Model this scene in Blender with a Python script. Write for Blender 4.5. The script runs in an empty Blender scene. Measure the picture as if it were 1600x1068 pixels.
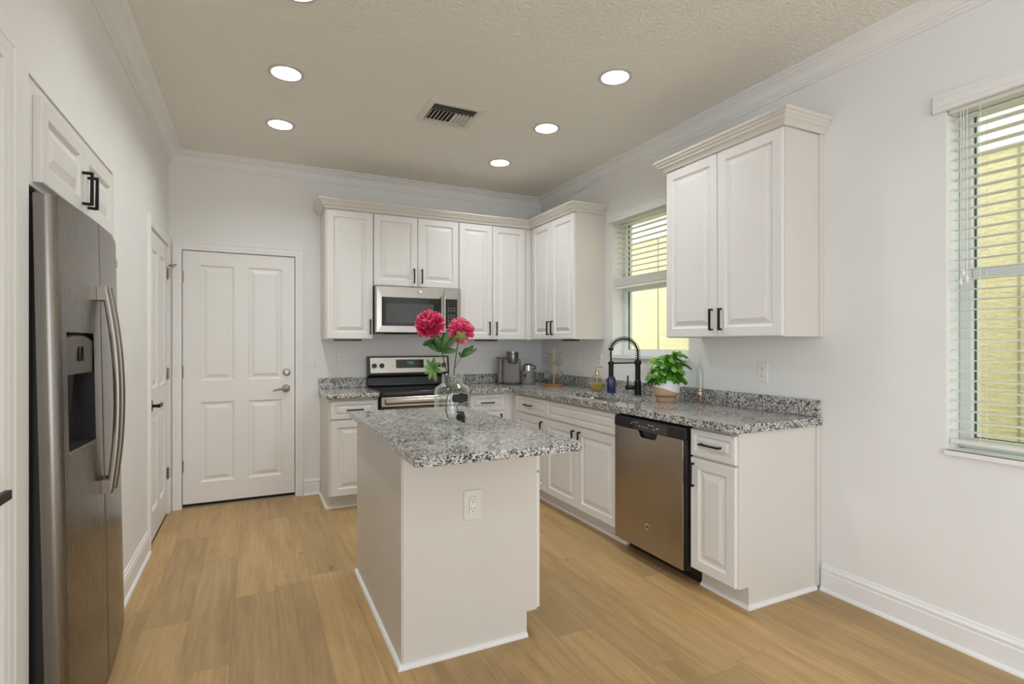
import bpy, bmesh, math, random
from mathutils import Vector, Matrix

random.seed(7)
S = bpy.context.scene
COL = S.collection
PI = math.pi

# ------------------------------------------------------------------ camera, world, exposure
cam_d = bpy.data.cameras.new('camera')
cam_d.sensor_width = 36.0
cam_d.lens = 830.2 / 1600 * 36.0
cam_d.shift_y = 2.3 / 1600
cam_d.clip_start = 0.02
cam = bpy.data.objects.new('camera', cam_d)
cam.location = (0, 0, 1.335)
cam.rotation_euler = (PI / 2, 0, -0.4518)
COL.objects.link(cam)
S.camera = cam

S.view_settings.view_transform = 'Standard'
S.view_settings.look = 'None'
S.view_settings.gamma = 1
S.view_settings.use_curve_mapping = False
S.view_settings.exposure = 0.08
S.cycles.diffuse_bounces = 7
S.cycles.glossy_bounces = 6
S.cycles.transparent_max_bounces = 24
S.cycles.sample_clamp_indirect = 6.0

world = bpy.data.worlds.new('sky')
S.world = world
world.use_nodes = True
wn = world.node_tree.nodes
wn['Background'].inputs['Color'].default_value = (0.93, 0.96, 1.0, 1)
wn['Background'].inputs['Strength'].default_value = 2.9

DAY = bpy.data.lights.new('added_rear_daylight', 'AREA')  # added daylight for a guessed, unseen opening behind the camera
DAY.shape = 'RECTANGLE'
DAY.size, DAY.size_y = 2.9, 2.0
DAY.energy = 7
DAY.color = (0.80, 0.96, 1.17)
day = bpy.data.objects.new('added_rear_daylight', DAY)
day.location = (0.7, -3.50, 1.25)
day.rotation_euler = (PI / 2, 0, PI)
COL.objects.link(day)
day.rotation_euler = Vector((0, -1, 0)).to_track_quat('Z', 'Y').to_euler()

DAY2 = bpy.data.lights.new('added_left_daylight', 'AREA')  # added side daylight, its unseen opening invented to brighten the right wall
DAY2.shape = 'RECTANGLE'
DAY2.size, DAY2.size_y = 2.2, 2.0
DAY2.energy = 27
DAY2.color = (0.80, 0.96, 1.17)
day2 = bpy.data.objects.new('added_left_daylight', DAY2)
day2.location = (-0.70, -1.75, 1.25)
day2.rotation_euler = Vector((-1, 0, 0)).to_track_quat('Z', 'Y').to_euler()
COL.objects.link(day2)
for k, x in enumerate((0.165, 1.70)):
    ld = bpy.data.lights.new('added_front_fill', 'AREA')  # unseen front fill, added by guess from the shadow under the island top
    ld.shape = 'DISK'; ld.size = 0.14; ld.energy = 4.5; ld.color = (0.80, 0.96, 1.17)
    lo = bpy.data.objects.new('added_front_fill', ld)
    lo.location = (x, -0.3, 2.86)
    COL.objects.link(lo)

# ------------------------------------------------------------------ main dimensions
R, D, L, HC = 2.781, 5.013, -0.6135, 2.87
YR = -3.4            # rear wall
ZC = 0.933           # counter tops
ZB = 0.890

# ------------------------------------------------------------------ materials
MATS = {}
def nm(name):
    m = bpy.data.materials.new(name)
    m.use_nodes = True
    MATS[name] = m
    nt = m.node_tree
    b = nt.nodes['Principled BSDF']
    return m, nt, b
def N(nt, typ, **kw):
    n = nt.nodes.new(typ)
    for k, v in kw.items():
        if k.startswith('i_'):
            n.inputs[int(k[2:])].default_value = v
        else:
            setattr(n, k, v)
    return n
def ln(nt, a, b):
    nt.links.new(a, b)
def pos(nt, scale=(1, 1, 1)):
    g = N(nt, 'ShaderNodeNewGeometry')
    mp = N(nt, 'ShaderNodeMapping')
    mp.inputs['Scale'].default_value = scale
    ln(nt, g.outputs['Position'], mp.inputs['Vector'])
    return mp.outputs['Vector']
def math_(nt, op, a, b=None, c=None):
    n = N(nt, 'ShaderNodeMath', operation=op)
    for i, x in enumerate((a, b, c)):
        if x is None: continue
        if isinstance(x, (int, float)): n.inputs[i].default_value = x
        else: ln(nt, x, n.inputs[i])
    return n.outputs[0]
def ramp(nt, fac, stops, interp='LINEAR'):
    r = N(nt, 'ShaderNodeValToRGB')
    r.color_ramp.interpolation = interp
    els = r.color_ramp.elements
    while len(els) < len(stops): els.new(0.5)
    for e, (p, c) in zip(els, stops):
        e.position = p
        e.color = (*c, 1) if len(c) == 3 else c
    ln(nt, fac, r.inputs[0])
    return r.outputs[0]
def mixc(nt, fac, a, b, typ='MIX'):
    n = N(nt, 'ShaderNodeMix', data_type='RGBA', blend_type=typ)
    for sock, x in ((n.inputs[0], fac), (n.inputs[6], a), (n.inputs[7], b)):
        if isinstance(x, (int, float)): sock.default_value = x
        elif isinstance(x, tuple): sock.default_value = (*x, 1)
        else: ln(nt, x, sock)
    return n.outputs[2]
def bump(nt, b, height, strength, dist=0.002):
    n = N(nt, 'ShaderNodeBump')
    n.inputs['Strength'].default_value = strength
    n.inputs['Distance'].default_value = dist
    ln(nt, height, n.inputs['Height'])
    ln(nt, n.outputs[0], b.inputs['Normal'])
def noise(nt, vec, scale, detail=3, rough=0.5, dim=None):
    n = N(nt, 'ShaderNodeTexNoise')
    n.inputs['Scale'].default_value = scale
    n.inputs['Detail'].default_value = detail
    n.inputs['Roughness'].default_value = rough
    ln(nt, vec, n.inputs['Vector'])
    return n
def simple(name, col, rough=0.5, metal=0.0, var=0.04, vscale=12, bmp=0.0, bscale=200, coat=0.0, spec=0.5, emit=None):
    m, nt, b = nm(name)
    v = pos(nt)
    nz = noise(nt, v, vscale, 3)
    c2 = tuple(max(0, x * (1 - var)) for x in col)
    c3 = tuple(min(1, x * (1 + var)) for x in col)
    ln(nt, ramp(nt, nz.outputs['Fac'], [(0.3, c2), (0.7, c3)]), b.inputs['Base Color'])
    b.inputs['Roughness'].default_value = rough
    b.inputs['Metallic'].default_value = metal
    b.inputs['Specular IOR Level'].default_value = spec
    b.inputs['Coat Weight'].default_value = coat
    if bmp:
        n2 = noise(nt, v, bscale, 3)
        bump(nt, b, n2.outputs['Fac'], bmp, 0.001)
    if emit:
        b.inputs['Emission Color'].default_value = (*emit[0], 1)
        b.inputs['Emission Strength'].default_value = emit[1]
    return m

simple('wall_paint', (0.805, 0.805, 0.795), 0.62, var=0.012, vscale=2, bmp=0.5, bscale=110)
simple('trim_paint', (0.82, 0.818, 0.81), 0.35, var=0.01, vscale=3)
simple('door_paint', (0.83, 0.825, 0.81), 0.38, var=0.01, vscale=3)
simple('cabinet_white', (0.76, 0.75, 0.732), 0.33, var=0.012, vscale=4)
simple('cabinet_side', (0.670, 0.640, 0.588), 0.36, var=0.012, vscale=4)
simple('black_metal', (0.006, 0.006, 0.007), 0.40, var=0.2, spec=0.3)
simple('black_plastic', (0.010, 0.010, 0.011), 0.30, var=0.2)
simple('black_glass', (0.006, 0.006, 0.007), 0.06, var=0.1, spec=0.6)
simple('screen_grey', (0.055, 0.06, 0.058), 0.10, var=0.1)
simple('dark_void', (0.006, 0.006, 0.006), 0.8)
simple('chrome', (0.75, 0.74, 0.72), 0.12, 1.0, var=0.02)
simple('nickel', (0.38, 0.34, 0.285), 0.30, 1.0, var=0.05)
simple('plate_white', (0.80, 0.79, 0.76), 0.35, var=0.01)
simple('plate_almond', (0.74, 0.72, 0.64), 0.35, var=0.01)
simple('slot_dark', (0.03, 0.03, 0.03), 0.6)
simple('ring_grey', (0.55, 0.54, 0.51), 0.4)
simple('vent_paint', (0.70, 0.67, 0.60), 0.5, var=0.02)
simple('print_white', (0.72, 0.72, 0.70), 0.5)
simple('blind_white', (0.78, 0.77, 0.70), 0.45, var=0.02)
simple('cord_white', (0.85, 0.85, 0.80), 0.6)
simple('frame_white', (0.70, 0.74, 0.74), 0.35, var=0.02)
simple('gasket', (0.05, 0.075, 0.06), 0.6)
simple('keurig_grey', (0.16, 0.15, 0.14), 0.38, var=0.05)
simple('keurig_dark', (0.045, 0.042, 0.04), 0.35, var=0.1)
simple('keurig_metal', (0.22, 0.21, 0.195), 0.30, 1.0, var=0.05)
simple('cavity_black', (0.014, 0.012, 0.011), 0.35)
simple('panel_bronze', (0.16, 0.14, 0.125), 0.30, 0.8, var=0.04)
simple('gold', (0.48, 0.34, 0.16), 0.28, 1.0, var=0.05)
simple('acacia', (0.30, 0.12, 0.04), 0.40, var=0.3, vscale=60)
simple('copper', (0.78, 0.50, 0.28), 0.30, 1.0, var=0.05)
simple('soap_amber', (0.52, 0.33, 0.045), 0.12, var=0.1)
simple('blue_plastic', (0.013, 0.027, 0.095), 0.25, var=0.1)
simple('red_print', (0.30, 0.04, 0.05), 0.4)
simple('stem_green', (0.035, 0.085, 0.03), 0.5, var=0.3, vscale=40)
simple('sepal_green', (0.24, 0.30, 0.075), 0.5, var=0.3, vscale=60)
simple('soil', (0.035, 0.022, 0.014), 0.9, var=0.4, vscale=120, bmp=0.8, bscale=150)
simple('label_chalk', (0.018, 0.018, 0.020), 0.7, var=0.15, vscale=80)
simple('label_edge', (0.50, 0.52, 0.50), 0.2)
simple('float_yellow', (0.65, 0.42, 0.05), 0.2)
simple('float_red', (0.45, 0.03, 0.03), 0.2)
simple('float_white', (0.75, 0.72, 0.65), 0.3)
simple('white_band', (0.74, 0.76, 0.74), 0.6, var=0.02)
simple('joint_grey', (0.36, 0.34, 0.26), 0.8)
simple('lawn', (0.10, 0.16, 0.04), 0.9, var=0.4, vscale=30)
simple('led_green', (0.01, 0.05, 0.01), 0.3, emit=((0.10, 0.9, 0.15), 0.55))
simple('lamp_on', (0.9, 0.9, 0.9), 0.5, emit=((0.955, 0.965, 0.955), 215.0))
simple('lamp_cone', (0.86, 0.86, 0.85), 0.45)
simple('lens_strip', (0.35, 0.34, 0.32), 0.4)

def m_ceiling():
    m, nt, b = nm('ceiling_paint')
    v = pos(nt)
    b.inputs['Base Color'].default_value = (0.86, 0.835, 0.765, 1)
    b.inputs['Roughness'].default_value = 0.85
    n1 = noise(nt, v, 55, 4, 0.6)
    vo = N(nt, 'ShaderNodeTexVoronoi', feature='SMOOTH_F1')
    vo.inputs['Scale'].default_value = 60
    ln(nt, v, vo.inputs['Vector'])
    h = math_(nt, 'ADD', ramp(nt, n1.outputs['Fac'], [(0.42, (0, 0, 0)), (0.58, (1, 1, 1))]), vo.outputs['Distance'])
    bump(nt, b, h, 0.75, 0.004)
m_ceiling()

def m_floor():
    m, nt, b = nm('plank_floor')
    g = N(nt, 'ShaderNodeNewGeometry')
    sp = N(nt, 'ShaderNodeSeparateXYZ')
    ln(nt, g.outputs['Position'], sp.inputs[0])
    x, y = sp.outputs[0], sp.outputs[1]
    W, LEN = 0.19, 1.25
    xr = math_(nt, 'DIVIDE', math_(nt, 'ADD', x, 5.03), W)
    row = math_(nt, 'FLOOR', xr)
    fx = math_(nt, 'FRACT', xr)
    wn1 = N(nt, 'ShaderNodeTexWhiteNoise', noise_dimensions='1D')
    ln(nt, row, wn1.inputs['W'])
    yr = math_(nt, 'ADD', math_(nt, 'DIVIDE', math_(nt, 'ADD', y, 9.0), LEN), wn1.outputs['Value'])
    colm = math_(nt, 'FLOOR', yr)
    fy = math_(nt, 'FRACT', yr)
    cid = N(nt, 'ShaderNodeCombineXYZ')
    ln(nt, row, cid.inputs[0]); ln(nt, colm, cid.inputs[1])
    wn2 = N(nt, 'ShaderNodeTexWhiteNoise', noise_dimensions='3D')
    ln(nt, cid.outputs[0], wn2.inputs['Vector'])
    # grain coordinates, shifted per plank
    sh = N(nt, 'ShaderNodeVectorMath', operation='MULTIPLY_ADD')
    ln(nt, wn2.outputs['Color'], sh.inputs[0])
    sh.inputs[1].default_value = (7, 13, 5)
    ln(nt, g.outputs['Position'], sh.inputs[2])
    mp = N(nt, 'ShaderNodeMapping')
    mp.inputs['Scale'].default_value = (1, 0.09, 1)
    ln(nt, sh.outputs[0], mp.inputs['Vector'])
    n1 = noise(nt, mp.outputs[0], 14, 5, 0.62)
    n1.inputs['Distortion'].default_value = 0.8
    mp2 = N(nt, 'ShaderNodeMapping')
    mp2.inputs['Scale'].default_value = (1, 0.03, 1)
    ln(nt, sh.outputs[0], mp2.inputs['Vector'])
    n2 = noise(nt, mp2.outputs[0], 110, 3, 0.6)
    base = ramp(nt, n1.outputs['Fac'], [(0.25, (0.352, 0.224, 0.096)), (0.5, (0.448, 0.298, 0.134)), (0.78, (0.520, 0.358, 0.172))])
    fine = ramp(nt, n2.outputs['Fac'], [(0.3, (0.84, 0.82, 0.80)), (0.65, (1.06, 1.06, 1.06))])
    c = mixc(nt, 0.8, base, fine, 'MULTIPLY')
    tone = ramp(nt, wn2.outputs['Value'], [(0.0, (0.86, 0.88, 0.92)), (0.35, (0.98, 0.98, 0.98)), (1.0, (1.09, 1.07, 1.04))])
    c = mixc(nt, 1.0, c, tone, 'MULTIPLY')
    # knots
    mp3 = N(nt, 'ShaderNodeMapping')
    mp3.inputs['Scale'].default_value = (1, 0.45, 1)
    ln(nt, sh.outputs[0], mp3.inputs['Vector'])
    vo = N(nt, 'ShaderNodeTexVoronoi')
    vo.inputs['Scale'].default_value = 3.0
    ln(nt, mp3.outputs[0], vo.inputs['Vector'])
    kn = ramp(nt, vo.outputs['Distance'], [(0.012, (0.48, 0.42, 0.36)), (0.06, (1, 1, 1))])
    c = mixc(nt, 0.75, c, kn, 'MULTIPLY')
    # joints
    ex = math_(nt, 'MINIMUM', fx, math_(nt, 'SUBTRACT', 1.0, fx))
    ey = math_(nt, 'MULTIPLY', math_(nt, 'MINIMUM', fy, math_(nt, 'SUBTRACT', 1.0, fy)), LEN / W)
    e = math_(nt, 'MINIMUM', ex, ey)
    j = ramp(nt, e, [(0.003, (0.62, 0.58, 0.54)), (0.010, (1, 1, 1))])
    c = mixc(nt, 0.8, c, j, 'MULTIPLY')
    ln(nt, c, b.inputs['Base Color'])
    b.inputs['Roughness'].default_value = 0.42
    b.inputs['Specular IOR Level'].default_value = 0.4
    bump(nt, b, n2.outputs['Fac'], 0.08, 0.001)
m_floor()

def m_granite():
    m, nt, b = nm('granite')
    v = pos(nt)
    nd = noise(nt, v, 95, 4, 0.6)
    off = N(nt, 'ShaderNodeVectorMath', operation='MULTIPLY_ADD')
    ln(nt, nd.outputs['Color'], off.inputs[0])
    off.inputs[1].default_value = (0.018, 0.018, 0.018)
    ln(nt, v, off.inputs[2])
    v1 = N(nt, 'ShaderNodeTexVoronoi'); v1.inputs['Scale'].default_value = 160
    ln(nt, off.outputs[0], v1.inputs['Vector'])
    s1 = N(nt, 'ShaderNodeSeparateColor'); ln(nt, v1.outputs['Color'], s1.inputs[0])
    v2 = N(nt, 'ShaderNodeTexVoronoi'); v2.inputs['Scale'].default_value = 260
    ln(nt, off.outputs[0], v2.inputs['Vector'])
    s2 = N(nt, 'ShaderNodeSeparateColor'); ln(nt, v2.outputs['Color'], s2.inputs[0])
    big = noise(nt, v, 22, 2)
    f = math_(nt, 'ADD', math_(nt, 'MULTIPLY', s1.outputs[0], 0.72), math_(nt, 'MULTIPLY', s2.outputs[1], 0.28))
    f = math_(nt, 'ADD', f, math_(nt, 'MULTIPLY', math_(nt, 'SUBTRACT', big.outputs['Fac'], 0.5), 0.45))
    c = ramp(nt, f, [(0.0, (0.010, 0.010, 0.011)), (0.27, (0.016, 0.016, 0.017)), (0.33, (0.10, 0.10, 0.10)), (0.43, (0.26, 0.26, 0.255)),
                     (0.52, (0.41, 0.41, 0.40)), (0.66, (0.54, 0.53, 0.505)), (0.9, (0.66, 0.645, 0.60))])
    ln(nt, c, b.inputs['Base Color'])
    b.inputs['Roughness'].default_value = 0.10
    b.inputs['Specular IOR Level'].default_value = 0.55
m_granite()

def m_steel(name, col, rough, stretch, rv=0.05):
    m, nt, b = nm(name)
    v = pos(nt, stretch)
    n1 = noise(nt, v, 1.0, 3, 0.6)
    c = ramp(nt, n1.outputs['Fac'], [(0.3, tuple(x * 0.97 for x in col)), (0.7, tuple(min(1, x * 1.03) for x in col))])
    ln(nt, c, b.inputs['Base Color'])
    b.inputs['Metallic'].default_value = 1.0
    r = math_(nt, 'ADD', math_(nt, 'MULTIPLY', n1.outputs['Fac'], rv), rough - rv / 2)
    ln(nt, r, b.inputs['Roughness'])
    bump(nt, b, n1.outputs['Fac'], 0.012, 0.0005)
m_steel('steel_fridge', (0.25, 0.232, 0.210), 0.27, (400, 400, 3))
m_steel('steel_brushed', (0.50, 0.475, 0.435), 0.24, (6, 6, 700))
m_steel('steel_door', (0.43, 0.385, 0.335), 0.24, (6, 6, 700))
m_steel('steel_sink', (0.62, 0.60, 0.55), 0.25, (60, 60, 60))
m_steel('steel_handle', (0.30, 0.272, 0.235), 0.30, (300, 300, 4))

def m_stucco():
    m, nt, b = nm('stucco_yellow')
    v = pos(nt, (1, 1, 2.2))
    n1 = noise(nt, v, 16, 5, 0.65)
    ln(nt, ramp(nt, n1.outputs['Fac'], [(0.3, (0.72, 0.60, 0.33)), (0.7, (0.80, 0.69, 0.45))]), b.inputs['Base Color'])
    b.inputs['Roughness'].default_value = 0.9
    bump(nt, b, n1.outputs['Fac'], 0.9, 0.02)
m_stucco()

def m_glass(name, tint, gloss, fres=0.0, edge=None):
    m, nt, b = nm(name)
    out = nt.nodes['Material Output']
    tr = N(nt, 'ShaderNodeBsdfTransparent'); tr.inputs[0].default_value = (*tint, 1)
    gl = N(nt, 'ShaderNodeBsdfGlossy'); gl.inputs['Roughness'].default_value = 0.03
    gl.inputs['Color'].default_value = (0.95, 1, 0.97, 1)
    lw = N(nt, 'ShaderNodeLayerWeight'); lw.inputs['Blend'].default_value = 0.5
    nz = noise(nt, pos(nt), 25, 2)
    bp = N(nt, 'ShaderNodeBump'); bp.inputs['Strength'].default_value = fres; bp.inputs['Distance'].default_value = 0.003
    ln(nt, nz.outputs['Fac'], bp.inputs['Height'])
    ln(nt, bp.outputs[0], gl.inputs['Normal'])
    if edge:
        ed = N(nt, 'ShaderNodeLayerWeight'); ed.inputs['Blend'].default_value = 0.25
        c = ramp(nt, ed.outputs['Facing'], [(0.55, tint), (1.0, edge)])
        ln(nt, c, tr.inputs[0])
    mx = N(nt, 'ShaderNodeMixShader')
    fz = math_(nt, 'MULTIPLY_ADD', math_(nt, 'POWER', lw.outputs['Facing'], 3.0), gloss * 2.0, 0.05)
    ln(nt, fz, mx.inputs[0])
    ln(nt, tr.outputs[0], mx.inputs[1]); ln(nt, gl.outputs[0], mx.inputs[2])
    ln(nt, mx.outputs[0], out.inputs['Surface'])
m_glass('pane_glass', (0.93, 0.97, 0.94), 0.12, 0.0)
m_glass('jar_glass', (0.98, 0.988, 0.98), 0.42, 0.35, edge=(0.48, 0.58, 0.53))
m_glass('mug_glass', (0.95, 0.96, 0.955), 0.42, 0.1, edge=(0.16, 0.18, 0.17))
m_glass('soap_glass', (0.86, 0.90, 0.86), 0.45, 0.1, edge=(0.30, 0.36, 0.30))

def m_petal():
    m, nt, b = nm('peony_petal')
    oi = N(nt, 'ShaderNodeAttribute'); oi.attribute_name = 'tone'
    c = ramp(nt, oi.outputs['Fac'], [(0.0, (0.38, 0.006, 0.055)), (0.42, (0.64, 0.018, 0.105)), (0.75, (0.80, 0.085, 0.21)), (1.0, (0.90, 0.34, 0.45))])
    ln(nt, c, b.inputs['Base Color'])
    b.inputs['Roughness'].default_value = 0.6
    b.inputs['Subsurface Weight'].default_value = 0.0
m_petal()
def m_leaf(name, dark, mid, light, rough=0.35):
    m, nt, b = nm(name)
    a = N(nt, 'ShaderNodeAttribute'); a.attribute_name = 'tone'
    c = ramp(nt, a.outputs['Fac'], [(0.0, dark), (0.55, mid), (1.0, light)])
    ln(nt, c, b.inputs['Base Color'])
    b.inputs['Roughness'].default_value = rough
    out = nt.nodes['Material Output']
    tl = N(nt, 'ShaderNodeBsdfTranslucent'); ln(nt, c, tl.inputs[0])
    mx = N(nt, 'ShaderNodeMixShader'); mx.inputs[0].default_value = 0.22
    ln(nt, b.outputs[0], mx.inputs[1]); ln(nt, tl.outputs[0], mx.inputs[2])
    ln(nt, mx.outputs[0], out.inputs['Surface'])
m_leaf('peony_leaf', (0.020, 0.060, 0.012), (0.055, 0.135, 0.030), (0.16, 0.30, 0.08))
m_leaf('basil_leaf', (0.025, 0.110, 0.008), (0.075, 0.250, 0.015), (0.26, 0.50, 0.09), 0.28)

def m_pot():
    m, nt, b = nm('pot_glaze')
    g = N(nt, 'ShaderNodeTexCoord')
    sp = N(nt, 'ShaderNodeSeparateXYZ'); ln(nt, g.outputs['Object'], sp.inputs[0])
    # a wavy glaze line: higher on the left, lower on the right of the pot
    wob = math_(nt, 'MULTIPLY', math_(nt, 'SINE', math_(nt, 'MULTIPLY', math_(nt, 'ADD', sp.outputs[0], math_(nt, 'MULTIPLY', sp.outputs[1], -0.55)), 15.0)), -0.020)
    z = math_(nt, 'ADD', sp.outputs[2], math_(nt, 'MULTIPLY', wob, -1.0))
    f = ramp(nt, z, [(0.082, (0.50, 0.32, 0.20)), (0.084, (0.80, 0.79, 0.78))], 'LINEAR')
    ln(nt, f, b.inputs['Base Color'])
    b.inputs['Roughness'].default_value = 0.4
m_pot()

# ------------------------------------------------------------------ mesh helpers
class MB:
    """collects shapes in world coordinates, linked later as one mesh object"""
    def __init__(self):
        self.bm = bmesh.new()
    def face(self, pts):
        vs = [self.bm.verts.new(p) for p in pts]
        try: return self.bm.faces.new(vs)
        except ValueError: return None
    def box(self, x0, x1, y0, y1, z0, z1):
        self.hexa([(x0, y0, z0), (x1, y0, z0), (x1, y1, z0), (x0, y1, z0), (x0, y0, z1), (x1, y0, z1), (x1, y1, z1), (x0, y1, z1)])
    def hexa(self, p):
        v = [self.bm.verts.new(q) for q in p]
        for f in ((3, 2, 1, 0), (4, 5, 6, 7), (0, 1, 5, 4), (1, 2, 6, 5), (2, 3, 7, 6), (3, 0, 4, 7)):
            self.bm.faces.new([v[i] for i in f])
    def fbox(self, F, u0, u1, w0, w1, n0, n1):
        self.hexa([F(u0, w0, n0), F(u1, w0, n0), F(u1, w0, n1), F(u0, w0, n1), F(u0, w1, n0), F(u1, w1, n0), F(u1, w1, n1), F(u0, w1, n1)])
    def rings(self, rings, close=True, cap0=True, cap1=True):
        """skin between successive rings of equal vertex count"""
        vr = [[self.bm.verts.new(p) for p in r] for r in rings]
        n = len(vr[0])
        for a, b in zip(vr, vr[1:]):
            for i in range(n if close else n - 1):
                j = (i + 1) % n
                try: self.bm.faces.new((a[i], a[j], b[j], b[i]))
                except ValueError: pass
        if cap0 and n > 2: self.bm.faces.new(list(reversed(vr[0])))
        if cap1 and n > 2: self.bm.faces.new(vr[-1])
    def lathe(self, c, prof, seg=28, axis='Z', cap=True, phase=0.0):
        rings = []
        for r, h in prof:
            ring = []
            for i in range(seg):
                a = 2 * PI * i / seg + phase
                p, q = r * math.cos(a), r * math.sin(a)
                if axis == 'Z': ring.append((c[0] + p, c[1] + q, c[2] + h))
                elif axis == 'X': ring.append((c[0] + h, c[1] + p, c[2] + q))
                else: ring.append((c[0] + q, c[1] + h, c[2] + p))
            rings.append(ring)
        self.rings(rings, True, cap, cap)
    def flathe(self, F, u, w, prof, seg=24):
        rings = [[F(u + r * math.cos(2 * PI * i / seg), w + r * math.sin(2 * PI * i / seg), h) for i in range(seg)] for r, h in prof]
        self.rings(rings)
    def tube(self, pts, rad, seg=10, cap=True):
        pts = [Vector(p) for p in pts]
        n = len(pts)
        rads = rad if isinstance(rad, (list, tuple)) else [rad] * n
        t0 = (pts[1] - pts[0]).normalized()
        ref = Vector((0, 0, 1)) if abs(t0.z) < 0.9 else Vector((1, 0, 0))
        nr = t0.cross(ref).normalized()
        rings = []
        for i, p in enumerate(pts):
            t = (pts[min(i + 1, n - 1)] - pts[max(i - 1, 0)]).normalized()
            nr = (nr - t * nr.dot(t)).normalized()
            bn = t.cross(nr)
            rings.append([tuple(p + (nr * math.cos(2 * PI * k / seg) + bn * math.sin(2 * PI * k / seg)) * rads[i]) for k in range(seg)])
        self.rings(rings, True, cap, cap)
    def prism(self, poly, z0, z1):
        self.rings([[(x, y, z0) for x, y in poly], [(x, y, z1) for x, y in poly]])
    def fprism(self, F, poly, n0, n1):
        self.rings([[F(u, w, n0) for u, w in poly], [F(u, w, n1) for u, w in poly]])
    def sweep(self, path, prof, M, closed=False):
        """profile (o, h) along a 2-D path; o is measured to the path's left; M maps (a, b, h) to the world"""
        n = len(path)
        P = [Vector(p) for p in path]
        rings = []
        for i in range(n):
            if closed: d0, d1 = P[i] - P[i - 1], P[(i + 1) % n] - P[i]
            else:
                d0 = P[i] - P[i - 1] if i else P[1] - P[0]
                d1 = P[i + 1] - P[i] if i < n - 1 else P[i] - P[i - 1]
            n0 = Vector((-d0.y, d0.x)).normalized(); n1 = Vector((-d1.y, d1.x)).normalized()
            m = n0 + n1
            m = m / max(1e-6, m.dot(n0)) if m.length > 1e-6 else n0
            rings.append([M(P[i].x + m.x * o, P[i].y + m.y * o, h) for o, h in prof])
        if closed: rings.append(rings[0])
        self.rings(rings, True, not closed, not closed)
    def panel(self, F, u0, u1, w0, w1, loops, cap=True):
        """nested rectangles: loops of (inset, height)"""
        rings = []
        for i, h in loops:
            rings.append([F(u0 + i, w0 + i, h), F(u1 - i, w0 + i, h), F(u1 - i, w1 - i, h), F(u0 + i, w1 - i, h)])
        self.rings(rings, True, False, cap)
    def build(self, name, mat, parent=None, bevel=0.0, smooth=False, seg=2, angle=35, keep_normals=False, merge=True):
        bm = self.bm
        if merge: bmesh.ops.remove_doubles(bm, verts=bm.verts, dist=1e-6)
        if not keep_normals: bmesh.ops.recalc_face_normals(bm, faces=bm.faces)
        root = parent
        while root is not None and root.parent is not None: root = root.parent
        if root is not None:
            off = Vector(root.location)
            for v in bm.verts: v.co -= off
        me = bpy.data.meshes.new(name)
        bm.to_mesh(me); bm.free()
        o = bpy.data.objects.new(name, me)
        COL.objects.link(o)
        o.parent = parent
        me.materials.append(MATS[mat])
        if smooth:
            for p in me.polygons: p.use_smooth = True
            try: me.set_sharp_from_angle(angle=math.radians(angle))
            except Exception: pass
        if bevel:
            b = o.modifiers.new('bevel', 'BEVEL')
            b.width = bevel; b.segments = seg; b.limit_method = 'ANGLE'; b.angle_limit = math.radians(40)
            b.harden_normals = False
        return o

def thing(name, label, cat, loc, group=None):
    o = bpy.data.objects.new(name, None)
    COL.objects.link(o)
    o.location = loc
    o.empty_display_size = 0.05
    o['label'] = label; o['category'] = cat
    if group: o['group'] = group
    return o
def tag(o, label, cat, group=None, kind=None):
    o['label'] = label; o['category'] = cat
    if group: o['group'] = group
    if kind: o['kind'] = kind
    return o
def struct(o, label=None, cat=None):
    o['kind'] = 'structure'
    if label: o['label'] = label
    if cat: o['category'] = cat
    return o
def dup(root, loc, label, group=None):
    r = root.copy(); COL.objects.link(r); r.location = loc
    r['label'] = label
    if group: r['group'] = group
    for ch in list(root.children):
        c = ch.copy(); COL.objects.link(c); c.parent = r
        for g in list(ch.children):
            d = g.copy(); COL.objects.link(d); d.parent = c
    return r

# face frames: u to the right as seen from the front, w up, n towards the viewer
def FY(y):   return lambda u, w, n: (u, y - n, w)          # faces -y (back wall); u = x
def FX(x):   return lambda u, w, n: (x - n, -u, w)         # faces -x (right wall); u = -y
def FL(x):   return lambda u, w, n: (x + n, u, w)          # faces +x (left wall); u = y
def FC(z):   return lambda u, w, n: (u, w, z - n)          # ceiling, faces down

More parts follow.
